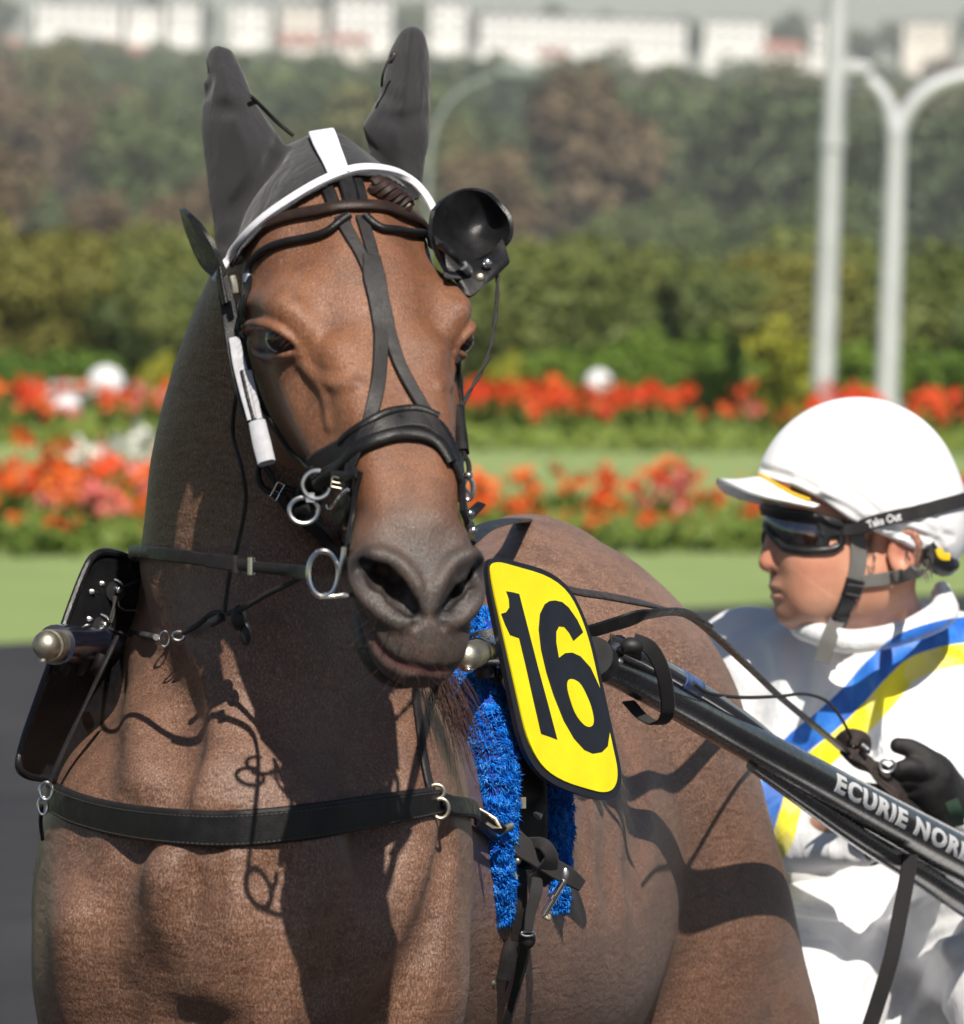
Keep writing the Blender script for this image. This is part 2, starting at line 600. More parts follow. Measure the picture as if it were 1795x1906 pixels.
# shoulders and forearms
for px, sgn in ((722, 1), (222, -1)):
    HF.ell(W(px, 1640, 8.30), (0.068, 0.14, 0.17), None, 0.10)
    HF.cone(W(px - sgn * 28, 1860, 8.27), W(px - sgn * 48, 2260, 8.36), .078, .072, .08)
    kx = px - sgn * 48
    HF.cone(W(kx, 2200, 8.36), W(kx, 2760, 8.38), .078, .048, .03)
    p_ = W(kx, 2760, 8.38)
    HF.ell(p_, (.05, .05, .06), None, .03)
    HF.cone(p_, np.array([p_[0], p_[1] + .01, .17]), .037, .034, .03)
    HF.cone(np.array([p_[0], p_[1] + .01, .17]), np.array([p_[0], p_[1] - .05, .06]), .038, .045, .02)
    HF.cone(np.array([p_[0], p_[1] - .05, .055]), np.array([p_[0], p_[1] - .065, .02]), .05, .06, .01)
for px in (700, 1330):
    p_ = W(px, 1960, 9.95)
    q_ = np.array([p_[0] - .02, p_[1] + .22, .60])
    HF.cone(p_, q_, .13, .062, .08)
    r_ = np.array([p_[0] - .02, p_[1] + .16, .17])
    HF.cone(q_, r_, .05, .036, .03)
    HF.cone(r_, r_ + [0, -.05, -.11], .038, .045, .02)
    HF.cone(r_ + [0, -.05, -.115], r_ + [0, -.065, -.15], .05, .06, .01)
# chest muscles: lat() moves a point to the base surface, off = how deep (-) or proud (+) the tool sits
def on(px, py, off=0.0, fld=None):
    f_ = fld or HF
    P = f_.hit(px, py); n_ = f_.normal(P)[0]
    return P + n_ * off


def ridge(pts, rs, k, depth):
    """press a groove of the given depth (m) along the surface, or raise it when depth is negative"""
    rs_ = np.interp(np.linspace(0, 1, len(pts)), np.linspace(0, 1, len(rs)), rs)
    if depth > 0: P = [on(x, y, r - depth) for (x, y), r in zip(pts, rs_)]; HF.chain(P, rs_, k, -1, 8 * len(pts))
    else: P = [on(x, y, -r - depth) for (x, y), r in zip(pts, rs_)]; HF.chain(P, rs_, k, 1, 8 * len(pts))


HF.ell(on(240, 1690, -.045), (.085, .05, .12), None, .08)
HF.ell(on(555, 1690, -.045), (.095, .05, .13), None, .08)
ridge([(425, 1220), (402, 1330), (392, 1440)], [.05, .045, .03], .09, -.007)
ridge([(404, 1570), (400, 1700), (390, 1800), (374, 1960)], [.010, .016, .016], .035, .013)
ridge([(362, 1640), (330, 1740), (292, 1830), (300, 1900)], [.012, .022, .026, .02], .045, .014)
ridge([(190, 1290), (180, 1400), (215, 1520)], [.02, .03, .02], .06, .012)
ridge([(262, 1230), (275, 1330), (262, 1440)], [.018, .022, .018], .045, -.007)
ridge([(300, 1260), (318, 1400), (300, 1520)], [.016, .018, .016], .045, .008)
ridge([(350, 1300), (352, 1420), (330, 1510)], [.012, .014, .012], .035, .005)
ridge([(500, 1640), (480, 1780), (430, 1900)], [.02, .02, .02], .05, .010)
ridge([(240, 1590), (225, 1680), (250, 1760)], [.02, .028, .02], .05, .007)
ridge([(300, 1640), (285, 1720), (240, 1780)], [.016, .02, .016], .05, -.004)
ridge([(430, 1620), (440, 1720), (420, 1840)], [.016, .02, .02], .04, -.008)
ridge([(838, 1570), (815, 1690), (770, 1800), (715, 1900)], [.012, .016, .016, .016], .03, .012)
ridge([(700, 1560), (690, 1680), (640, 1820)], [.02, .03, .02], .06, .007)
ridge([(240, 1120), (262, 1250)], [.02, .02], .05, .007)
ridge([(120, 1580), (170, 1700), (190, 1880)], [.02, .03, .03], .06, .010)
for _x in (1040, 1085, 1130, 1175):
    ridge([(_x - 20, 1330), (_x + 15, 1480), (_x + 10, 1640)], [.02, .024, .02], .05, .0035)

# head
HEAD = [
    (-.055, 0, -.075, -.10, .012, .015, .012), (-.045, 0, -.05, -.13, .028, .036, .03), (-.02, 0, -.028, -.16, .042, .055, .045), (.03, 0, -.004, -.19, .068, .080, .058), (.08, 0, .006, -.215, .081, .090, .063),
    (.13, 0, .010, -.235, .084, .091, .066), (.18, 0, .010, -.238, .084, .090, .066), (.23, 0, .005, -.222, .075, .082, .062),
    (.28, 0, .000, -.190, .065, .073, .054), (.33, 0, -.002, -.158, .055, .063, .045), (.38, 0, -.003, -.136, .046, .054, .038),
    (.43, 0, -.004, -.124, .038, .047, .034), (.475, 0, -.008, -.118, .039, .046, .034), (.515, 0, -.018, -.112, .037, .046, .035),
    (.545, 0, -.034, -.108, .032, .046, .036), (.565, 0, -.052, -.104, .022, .036, .03), (.578, 0, -.066, -.096, .012, .02, .018)]
HDF = Field()
HDF.loft(HO, ha, hs, hn, [(r_[0], float(s_off(r_[0]))) + r_[2:] for r_ in HEAD], 2.6, 0.02)
for sg in (-1, 1):
    HDF.ell(Hp(.182, sg * .078, -.041), (.042, .021, .025), HAX, .035)               # orbit
    HDF.ell(Hp(.17, sg * .048, -.165), (.085, .032, .070), HAX, .05)                # cheek
    HDF.chain([Hp(.22, sg * .074, -.075), Hp(.27, sg * .069, -.078), Hp(.33, sg * .057, -.080)], [.008, .009, .006], .035)   # facial crest
    HDF.chain([Hp(.25, sg * .044, -.018), Hp(.34, sg * .032, -.019), Hp(.44, sg * .026, -.020)], [.013, .012, .012], .04)   # nasal bone edges
    HDF.ell(Hp(.095, sg * .074, .006), (.030, .02, .016), HAX, .04, -1)              # hollow over the eye
    HDF.ell(Hp(.482, sg * .0405, -.048), (.046, .0205, .034), HAX, .025)                # nostril bulge
HDF.ell(Hp(.535, 0, -.075), (.042, .042, .036), HAX, .02)                            # upper lip
HDF.ell(Hp(.505, 0, -.130), (.050, .040, .026), HAX, .015)                           # lower lip
HDF.ell(Hp(.475, 0, -.147), (.040, .032, .022), HAX, .02)                            # chin


def hon(px, py, off=0.0):
    P = HDF.hit(px, py); n_ = HDF.normal(P)[0]
    return Hl(P + n_ * off)[0]


def both(fn):
    for sg in (1, -1): fn(np.array([1, sg, 1.0]))


def Hm(l, m): return Hp(*(np.asarray(l) * m))


# eyes
eye_c = hon(512, 632, 0.0); eye_n = HAX @ HDF.normal(Hm(eye_c, np.ones(3)))[0]
EYE_R = .0225
ea, eb = hon(461, 610), hon(562, 656)
eye_ctr = eye_c - eye_n * .0145
up_l = [hon(452, 624, .000), hon(466, 608, .003), hon(494, 602, .0050), (hon(523, 613, .0050)), hon(547, 635, .002), hon(564, 660, -.001)]
lo_l = [hon(470, 652, .000), hon(495, 662, .002), hon(525, 662, .002), hon(550, 658, .000), hon(566, 662, -.002)]
brow_l = [hon(445, 590, -.004), hon(480, 566, -.002), hon(530, 570, -.003), hon(575, 610, -.005)]
vein_l = [hon(560, 676, -.002), hon(588, 700, -.0016), (hon(622, 716, -.0016)), hon(662, 716, -.002)]
vein2_l = [hon(575, 690, -.002), hon(603, 735, -.0016), hon(612, 790, -.002)]
# nostrils and mouth
nos_l = [hon(676, 1052, -.004), hon(706, 1072, -.008), hon(740, 1102, -.009), hon(762, 1128, -.006)]
rimo_l = [hon(664, 1044, -.001), hon(660, 1075, .001), hon(690, 1122, .002), hon(735, 1158, .001), hon(775, 1160, -.003)]
rimi_l = [hon(664, 1044, -.002), hon(700, 1032, .0), hon(742, 1050, .001), hon(775, 1090, .001), hon(785, 1130, -.002)]
slit_l = [hon(770, 1140, .002), hon(784, 1152, .0025), hon(775, 1165, .002)]
mouth = [(655, 1085), (668, 1125), (684, 1170), (706, 1210), (742, 1236), (790, 1249), (832, 1249), (856, 1240)]
mouth_w = [HDF.hit(*p) for p in mouth]


def det(m):
    X_ = nrm(HAX.T @ ((eb - ea) * m)); N_ = nrm(HAX.T @ (eye_n * m)); X_ = nrm(X_ - N_ * (X_ @ N_)); Y_ = np.cross(N_, X_)
    HDF.chain([Hm(l, m) for l in brow_l], [.004, .010, .010, .004], .022, 1, 12)
    HDF.ell(Hm(eye_c + eye_n * .001, m), (.0265, .0130, .022), [X_, Y_, N_], .006, -1)
    HDF.chain([Hm(l, m) for l in up_l], [.002, .0042, .0052, .0048, .0035, .0015], .005, 1, 16)
    HDF.chain([Hm(l, m) for l in lo_l], [.002, .0036, .004, .0032, .0015], .006, 1, 14)
    HDF.chain([Hm(l, m) for l in vein_l], .0028, .010, 1, 12)
    HDF.chain([Hm(l, m) for l in vein2_l], .0024, .010, 1, 12)
    HDF.chain([Hm(l, m) for l in rimo_l], [.003, .0048, .0062, .006, .003], .012, 1, 14)
    HDF.chain([Hm(l * (1, 1.1 if m[1] < 0 else 1, 1), m) for l in rimi_l], [.003, .0055, .006, .005, .002], .012, 1, 14)
    q = .46 if m[1] < 0 else .89
    P_ = [Hm(l * (1, 1.22 if m[1] < 0 else 1, 1), m) for l in nos_l]
    HDF.chain(P_, np.array([.008, .0135, .015, .011]) * q, .006, -1, 10)
    HDF.chain([P_[1], P_[1] + HAX.T @ (np.array([-.025, .012, -.022]) * m)], [.013 * q, .008], .006, -1)
    HDF.chain([P_[2], P_[2] + HAX.T @ (np.array([-.03, .010, -.02]) * m)], [.013 * q, .008], .006, -1)
    HDF.chain([Hm(l, m) for l in slit_l], .004, .006, -1)


both(det)
HDF.chain(mouth_w, [.002, .003, .0035, .0035, .0035, .003, .003, .002], .008, -1, 30)

def sstep(a, b, x):
    t = np.clip((x - a) / (b - a), 0, 1); return t * t * (3 - 2 * t)


HF.p += HDF.p
_xs = axis_steps([(-.55, .006), (-.27, .0027), (.03, .006), (.45, None)])
_ys = axis_steps([(7.5, .0028), (8.1, .006), (8.6, .01), (10.6, None)])
_zs = axis_steps([(-.02, .014), (.95, .006), (1.35, .0027), (2.0, None)])
HV, HQ = HF.mesh(_xs, _ys, _zs)
_e = np.vstack([HQ[:, [0, 1]], HQ[:, [1, 2]], HQ[:, [2, 3]], HQ[:, [3, 0]]]); _m = sstep(8.75, 9.0, HV[:, 1])[:, None]
for _ in range(8):                                    # even out the far body, where the samples are coarser
    acc = np.zeros_like(HV); cnt = np.zeros(len(HV)); np.add.at(acc, _e[:, 0], HV[_e[:, 1]]); np.add.at(cnt, _e[:, 0], 1)
    HV = HV + _m * .6 * (acc / np.maximum(1, cnt)[:, None] - HV)
BV = BVHTree.FromPolygons([Vector(v) for v in HV], [tuple(q) for q in HQ.tolist()])


HL = Hl(HV)
_hd = HDF(HV)
inhead = 1 - sstep(.004, .03, _hd)
_dn = np.full(len(HV), 9.0)
for m in ((1, 1, 1), (1, -1, 1)):
    for l in nos_l: _dn = np.minimum(_dn, np.linalg.norm(HL - np.asarray(l) * m, axis=1))
_de = np.minimum(np.linalg.norm(HL - (ea + eb) / 2, axis=1), np.linalg.norm(HL - (ea + eb) / 2 * [1, -1, 1], axis=1))
muzzle_a = inhead * np.clip(sstep(.40, .49, HL[:, 0] + .25 * np.maximum(0, -HL[:, 2] - .05)), 0, 1)
skin_a = inhead * np.clip((1 - sstep(.010, .024, _dn)) + .85 * (1 - sstep(.020, .036, _de)) + .8 * sstep(.10, .125, -HL[:, 2]) * sstep(.43, .47, HL[:, 0]), 0, 1)
_lip = np.min(np.stack([np.linalg.norm(HV - w, axis=1) for w in spline(mouth_w[2:7], 14)], 1), 1)
lip_a = 1 - sstep(.003, .009, _lip)
roan_a = (1 - inhead * .75) * (1 + 1.1 * sstep(9.0, 9.8, HV[:, 1]) * sstep(1.15, 1.5, HV[:, 2])) * (1 + .25 * sstep(.9, 1.3, HV[:, 2]) * (HV[:, 1] > 8.0))  # croup top lightened: paler roan hair plus a grey sheen painted in
t = NT('bay_roan_coat')
c = t.co('Object')
mp = t.new('ShaderNodeMapping'); mp.inputs['Scale'].default_value = (1, 1, .45); t.l.new(c, mp.inputs['Vector']); cs = mp.outputs['Vector']
fine = t.noise(cs, 700, 3, .65)
fine2 = t.noise(cs, 900, 2, .6)
blotch = t.noise(c, 9, 4, .6)
blotch2 = t.noise(c, 34, 3, .6)
bay = t.ramp(blotch, [(.28, (.165, .058, .021)), (.7, (.290, .112, .046))])
roan = t.ramp(blotch, [(.28, (.088, .036, .020)), (.7, (.172, .078, .044))])
base = t.mix(t.attr('roan'), bay, roan)
hair = t.math('MULTIPLY', t.ramp(fine, [(.44, 0), (.66, 1)]), t.math('MULTIPLY_ADD', t.attr('roan'), .44, .04))
base = t.mix(hair, base, (.47, .300, .215))
dark = t.math('MULTIPLY', t.ramp(fine2, [(.38, 1), (.56, 0)]), .50)
base = t.mix(dark, base, t.mix(.5, base, (.035, .018, .014)))
spots = t.math('MULTIPLY', t.ramp(blotch2, [(.50, 0), (.72, 1)]), .42)
grey_sheen = t.math('MULTIPLY', t.math('MULTIPLY', t.ramp(t.noise(c, 15, 4, .65, .5), [(.50, 0), (.70, 1)]), t.math('SUBTRACT', 1.0, t.attr('roan'))), .40)  # greyish sheen on the head, painted into the coat colour in soft patches
base = t.mix(grey_sheen, base, (.26, .170, .130))
base = t.mix(spots, base, (.085, .042, .030))
hs1 = t.noise(t.co('Object', (1, 1, .26)), 620, 3, .65, .35)
base = t.mix(1.0, base, t.ramp(hs1, [(.30, .62), (.55, 1.0), (.75, 1.38)]), 'MULTIPLY')
patch = t.math('MULTIPLY', t.ramp(t.noise(c, 21, 5, .7, .8), [(.54, 0), (.72, 1)]), .50)
base = t.mix(patch, base, t.mix(.5, base, (.045, .028, .022)))
fleck = t.math('MULTIPLY', t.ramp(t.noise(t.co('Object', (1, 1, .6)), 95, 3, .6), [(.66, 0), (.76, 1)]), .35)
base = t.mix(fleck, base, (.36, .27, .23))
grey = t.ramp(fine, [(.35, (.036, .030, .028)), (.7, (.090, .074, .066))])
mzf = t.math('MULTIPLY', t.attr('muzzle'), t.ramp(t.noise(c, 60, 3), [(.2, .78), (.7, 1.0)]), clamp=True)
base = t.mix(mzf, base, grey)
base = t.mix(t.attr('skin'), base, (.018, .015, .015))
base = t.mix(t.math('MULTIPLY', t.attr('lip'), .8), base, (.10, .035, .035))
t.set(Base_Color=base)
t.put(t.b.inputs['Roughness'], t.ramp(fine, [(.3, .33), (.7, .50)]))
t.b.inputs['Specular IOR Level'].default_value = .46
t.b.inputs['Sheen Weight'].default_value = .02
t.b.inputs['Sheen Roughness'].default_value = .4
wr = t.noise(t.co('Object', (1, 1, 3.2)), 26, 3, .5, .4)
hgt = t.math('ADD', t.math('MULTIPLY', hs1, .85), t.math('MULTIPLY', wr, t.math('MULTIPLY_ADD', t.attr('roan'), 1.7, -.35)))
t.bump(hgt, .0016, .8)
COAT = t.m

horse = empty('horse', (W(470, 1600, 8.4)[0], 8.9, 0.0), 'bay roan trotter in black racing harness, head raised and facing the camera', 'horse')
hbody = mesh_obj('body', HV, HQ, COAT, horse, True, {'muzzle': muzzle_a, 'skin': skin_a, 'roan': roan_a, 'lip': lip_a})
t = NT('eye_brown'); t.set(Base_Color=(.012, .006, .004), Roughness=.10); t.b.inputs['Coat Weight'].default_value = .25; t.b.inputs['Coat Roughness'].default_value = .04; t.b.inputs['Specular IOR Level'].default_value = .35
EYE_MAT = t.m
for m in ((1, 1, 1), (1, -1, 1)):
    MB().ball(Hm(eye_ctr, np.array(m)), (.0255, .0192, .0222), 32, 20, [nrm(HAX.T @ ((eb - ea) * np.array(m))), np.cross(nrm(HAX.T @ (eye_n * np.array(m))), nrm(HAX.T @ ((eb - ea) * np.array(m)))), nrm(HAX.T @ (eye_n * np.array(m)))]).build('eye', EYE_MAT, horse)
HAIR_DARK = simple('dark_hair', (.035, .018, .014), .38, var=.4)


def strand_tuft(name, starts, fn, r, mat, parent, k=3, n=7):
    mb = MB()
    for i, s0 in enumerate(starts):
        P = fn(i, np.asarray(s0))
        mb.tube(spline(P, n), np.linspace(r, r * .25, n), k)
    return mb.build(name, mat, parent, clean=False)


def bvh_hit(px, py, d0=6.0):
    r = ray(px, py); L = np.linalg.norm(r)
    h = BV.ray_cast(Vector(CAM + r * d0), Vector(r / L))
    if h[0] is None:
        best = None
        for d in np.linspace(7.4, 10.6, 160):
            q = BV.find_nearest(Vector(CAM + r * d))
            if best is None or q[3] < best[0]: best = (q[3], CAM + r * d, np.array(q[1]))
        return best[1], best[2]
    n = np.array(h[1])
    return np.array(h[0]), (n if n @ r < 0 else -n)


def near(P):
    q = BV.find_nearest(Vector(P)); p, n = np.array(q[0]), np.array(q[1])
    return p, n, (np.asarray(P) - p) @ n


# upper eyelashes, right and left
for m in ((1, 1, 1), (1, -1, 1)):
    m = np.array(m); starts = [Hm(l, m) for l in spline(np.array(up_l)[1:5], 16)]
    en = HAX.T @ (eye_n * m)
    def lash(i, s0):
        d = en * .011 + ha * .003 + hs * RNG.normal(0, .0015) + ha * RNG.normal(0, .001)
        return [s0 - en * .002, s0 + d * .5 + ha * .001, s0 + d + ha * .004]
    strand_tuft('eyelashes', starts, lash, .00045, HAIR_DARK, horse)['kind'] = 'stuff'
# whiskers on the muzzle
ws = [bvh_hit(700 + RNG.uniform(-30, 60), 1150 + RNG.uniform(-40, 60)) for _ in range(22)] + [bvh_hit(690 + RNG.uniform(-20, 150), 1250 + RNG.uniform(-12, 12)) for _ in range(26)]
def whisk(i, s0):
    n_ = ws[i][1]; L_ = RNG.uniform(.012, .035); g = np.array([RNG.normal(0, .2), 0, -RNG.uniform(.1, .6)])
    return [s0 - n_ * .001, s0 + (n_ + g * .3) * L_ * .5, s0 + (n_ + g) * L_]
strand_tuft('whiskers', [w[0] for w in ws], whisk, .0003, HAIR_DARK, horse)['kind'] = 'stuff'
# ------------------------------------------------------------ tack
def leather(name, col=(.007, .0065, .007), rough=.40, bump=.00022):
    t = NT(name); c = t.co()
    t.set(Base_Color=t.ramp(t.noise(c, 60, 5), [(.3, tuple(x * .7 for x in col)), (.75, tuple(x * 1.7 for x in col))]))
    t.put(t.b.inputs['Roughness'], t.ramp(t.noise(c, 90, 4), [(.3, rough - .08), (.75, rough + .16)]))
    t.b.inputs['Specular IOR Level'].default_value = .34
    v = t.new('ShaderNodeTexVoronoi'); v.inputs['Scale'].default_value = 900; t.l.new(c, v.inputs['Vector'])
    t.bump(t.math('ADD', v.outputs['Distance'], t.noise(c, 120, 3)), bump, .8)
    return t.m


LEATHER = leather('black_leather')
LEATHER_WORN = leather('worn_leather', (.014, .012, .0125), .44)
LEATHER_BROWN = leather('dark_brown_leather', (.022, .012, .009), .42)
PATENT = leather('glossy_leather', (.008, .008, .009), .32, .0002)
STEEL = simple('polished_steel', (.70, .69, .67), .16, 1.0, .06, 80)
ALU = simple('matt_aluminium', (.62, .62, .63), .34, 1.0, .08, 80)
BRASSY = simple('worn_brass', (.46, .42, .34), .46, 1.0, .25, 60, .0006, 90)
WHITE_TAPE = simple('white_tape', (.74, .73, .78), .55, 0, .06, 90, .0004, 500)
SILVER_TAPE = simple('silver_reflective_tape', (.38, .38, .41), .5, .0, .10, 120, .0004, 600)
CORD = simple('dark_cord', (.022, .020, .018), .7, 0, .3, 500, .0006, 1400)
RUBBER = simple('black_rubber', (.010, .010, .011), .5, 0, .2, 60)


def cloth_mat(name, col, scale=1400, var=.18, rough=.85, wr=.0025, wscale=26, sheen=.15, big=.5):
    t = NT(name); c = t.co()
    w1 = t.new('ShaderNodeTexWave'); w1.inputs['Scale'].default_value = scale / 6.3; w1.bands_direction = 'X'; t.l.new(c, w1.inputs['Vector'])
    w2 = t.new('ShaderNodeTexWave'); w2.inputs['Scale'].default_value = scale / 6.3; w2.bands_direction = 'Z'; t.l.new(c, w2.inputs['Vector'])
    nz = t.noise(c, 18, 5, .6)
    t.set(Base_Color=t.ramp(nz, [(.3, tuple(x * (1 - var) for x in col)), (.72, tuple(min(.9, x * (1 + var)) for x in col))]), Roughness=rough)
    t.b.inputs['Sheen Weight'].default_value = sheen
    t.b.inputs['Specular IOR Level'].default_value = .25
    weave = t.math('MULTIPLY', t.math('ADD', w1.outputs['Fac'], w2.outputs['Fac']), .06)
    fold = t.math('MULTIPLY', t.noise(t.co('Object', (1.6, 1.6, .8)), wscale, 3, .5, .8), big)
    t.bump(t.math('ADD', weave, fold), wr, .9)
    return t.m


HOOD_CLOTH = cloth_mat('charcoal_cloth', (.020, .0195, .022), 1500, .2, .8, .004, 22, .35, .9)


def wp(e):
    """px pair -> point on the horse; px triple -> that depth; ('h', a, s, n) -> head frame; array -> itself"""
    if isinstance(e, np.ndarray): return e
    if e[0] == 'h': return Hp(*e[1:])
    if len(e) == 2: return bvh_hit(*e)[0]
    return W(*e)


def path_on(pts, n, off, hug=True, closed=False, lim=.02, smooth=3):
    C = np.array([wp(e) for e in pts])
    P = spline(np.vstack([C, C[:1]]) if closed else C, n + closed)
    if closed: P = P[:-1]
    N = np.zeros_like(P)
    for i in range(len(P)):
        p, nn, d = near(P[i]); N[i] = nn
        if hug and d < off: P[i] = p + nn * off
        elif hug and d < off + lim * .5: P[i] = p + nn * off
    for _ in range(smooth):
        Q = P.copy(); M = N.copy()
        if closed:
            P = (np.roll(Q, 1, 0) + 2 * Q + np.roll(Q, -1, 0)) / 4; N = (np.roll(M, 1, 0) + 2 * M + np.roll(M, -1, 0)) / 4
        else:
            P[1:-1] = (Q[:-2] + 2 * Q[1:-1] + Q[2:]) / 4
            N[1:-1] = (M[:-2] + 2 * M[1:-1] + M[2:]) / 4; N[0], N[-1] = N[1], N[-2]
    N /= np.maximum(1e-9, np.linalg.norm(N, axis=1))[:, None]
    if hug:
        for i in range(len(P)):
            p, nn, d = near(P[i])
            if d < off * .8: P[i] = p + nn * off
    return P, N


def rr_profile(w, t, k=2):
    """rounded strap section: half width w, thickness t"""
    b = min(t * .35, w * .3)
    return np.array([(-w + b, -t / 2), (w - b, -t / 2), (w, -t / 2 + b), (w, t / 2 - b), (w - b, t / 2), (0, t / 2 * 1.12), (-w + b, t / 2), (-w, t / 2 - b), (-w, -t / 2 + b)])


def strap(name, pts, wpx, mat, parent=None, th=.0032, n=None, lift=.0005, hug=True, up=None, depth=8.0, stitch=False, closed=False, rnd=False, smooth=3):
    n = n or max(14, 7 * len(pts))
    P, N = path_on(pts, n, th / 2 + lift, hug, closed, smooth=smooth)
    if up is not None: N = np.tile(nrm(up), (len(P), 1)) * (1 if up is None else 1)
    wv = np.interp(np.linspace(0, 1, len(P)), np.linspace(0, 1, len(np.atleast_1d(wpx))), np.atleast_1d(wpx)) * depth / F / 2
    if rnd: prof = np.stack([np.array([(math.cos(a) * w, math.sin(a) * th / 2) for a in np.arange(10) / 10 * 2 * math.pi]) for w in wv])
    else: prof = np.stack([rr_profile(w, th) for w in wv])
    mb = MB().sweep(P, prof, N, closed)
    o = mb.build(name, mat, parent)
    if stitch:
        sm = MB(); T = np.gradient(P, axis=0)
        L = np.r_[0, np.cumsum(np.linalg.norm(np.diff(P, axis=0), axis=1))]
        for s0 in np.arange(.003, L[-1] - .003, .0048):
            i = int(np.clip(np.searchsorted(L, s0), 1, len(P) - 2)); tt = nrm(T[i]); nn = nrm(N[i] - tt * (N[i] @ tt)); sd = np.cross(tt, nn)
            p0 = np.array([np.interp(s0, L, P[:, j]) for j in range(3)])
            for e in (-1, 1):
                sm.box(p0 + sd * e * (wv[i] * .78) + nn * (th * .52), .0015, .0004, .0004, [tt, sd, nn])
        sm.build('stitching', THREAD, o)['kind'] = 'stuff'
    return o


THREAD = simple('grey_thread', (.06, .055, .05), .7)


def cordline(name, pts, rpx, mat, parent=None, n=None, k=8, depth=8.0, twist=False):
    P = spline(np.array([wp(e) for e in pts]), n or 9 * len(pts))
    r = rpx * depth / F
    if not twist: return MB().tube(P, r, k).build(name, mat, parent)
    mb = MB(); L = np.r_[0, np.cumsum(np.linalg.norm(np.diff(P, axis=0), axis=1))]
    m = int(L[-1] / (r * .55)); u = np.linspace(0, L[-1], m)
    Q = np.stack([np.interp(u, L, P[:, j]) for j in range(3)], 1)
    T = np.gradient(Q, axis=0); T /= np.linalg.norm(T, axis=1)[:, None]
    A = np.cross(T, [0.2, .95, .1]); A /= np.linalg.norm(A, axis=1)[:, None]; B_ = np.cross(T, A)
    for s0 in (0, math.pi):
        ph = u / (r * 3.2) * 1.0 + s0
        mb.tube(Q + (A * np.cos(ph)[:, None] + B_ * np.sin(ph)[:, None]) * r * .5, r * .62, 6)
    return mb.build(name, mat, parent, clean=False)


def ring(name, c, rx, ry, r, mat, parent=None, ax=None, a0=0.0, a1=2 * math.pi, n=28):
    """ring of pixel radii rx, ry round a world point, facing the viewer unless ax (x axis, y axis) is given"""
    X, Y = (_rt, _up) if ax is None else ax
    d = (np.asarray(c) - CAM) @ _fw; s_ = d / F
    full = abs(a1 - a0 - 2 * math.pi) < 1e-6
    a = np.linspace(a0, a1, n + (1 if full else 0))[:n] if full else np.linspace(a0, a1, n)
    P = np.array([np.asarray(c) + X * math.cos(t_) * rx * s_ + Y * math.sin(t_) * ry * s_ for t_ in a])
    return MB().tube(P, r * s_, 8, full).build(name, mat, parent)


def lift_pt(px, py, h):
    p, n = bvh_hit(px, py); return p + n * h


def buckle(name, px, py, w, h, ang, mat, parent, lift=.006, r=3.0, prong=True):
    c = lift_pt(px, py, lift); ca, sa = math.cos(ang), math.sin(ang); X = _rt * ca + _up * sa; Y = -_rt * sa + _up * ca
    d = (c - CAM) @ _fw; s_ = d / F; mb = MB()
    cs = [(-w, -h), (0, -h), (w, -h), (w, 0), (w, h), (0, h), (-w, h), (-w, 0)]
    P = spline([c + X * x * s_ * .5 + Y * y * s_ * .5 for x, y in cs + cs[:1]], 33)[:-1]
    mb.tube(P, r * s_ * .5, 6, True)
    if prong: mb.tube([c - X * w * s_ * .5, c + X * w * s_ * .55 + nrm(CAM - c) * .001], r * .4 * s_, 6)
    return mb.build(name, mat, parent)


# ---- ear hood
HDT = Field()
curve = np.array([(395, 560), (418, 522), (428, 505), (455, 462), (500, 415), (560, 372), (620, 340), (665, 326), (722, 332), (760, 354), (785, 388), (803, 432), (830, 520)])
def hood_cut(P):
    x, y, d = project(P)
    return (y - np.interp(x, curve[:, 0], curve[:, 1])) / 1900.0
def hood_cap(P):
    return np.maximum(HDF(P) - .0095, np.maximum(hood_cut(P), Hl(P)[:, 2] * -1 - .16))
HDT.fun(hood_cap, Hp(.0, 0, -.06), .20, 1, .004)
for rows, dep, lean in (
        ([(84, 408, 10), (92, 409, 20), (105, 410, 27), (130, 415, 35), (165, 421, 44), (200, 429, 53), (240, 443, 67), (275, 456, 76), (310, 458, 74), (350, 448, 60), (400, 436, 40), (455, 424, 22), (490, 420, 10)], 8.035, .03),
        ([(48, 766, 10), (56, 766, 20), (70, 765, 27), (100, 761, 37), (140, 758, 43), (190, 750, 50), (235, 738, 62), (265, 738, 60), (300, 745, 46), (335, 757, 30), (372, 770, 12)], 8.075, .03)):
    y0 = rows[0][0]; st = []
    y1 = rows[-1][0]
    for py, cx, hw in rows:
        u_ = (py - y0) / (y1 - y0); w_ = hw * dep / F
        th_ = min(w_, .010 + .016 * math.sin(math.pi * min(1, u_ * 1.3)))
        st.append(((py - y0) * dep / F, (cx - rows[0][1]) * dep / F, th_ + lean * (u_ - .8), -th_ + lean * (u_ - .8), w_ * .62, w_, w_ * .8))
    HDT.loft(W(rows[0][1], y0, dep), -_up, _rt, -_fw, st, 2.0, .012)
wx, wy, wd = 400, 300, 8.0
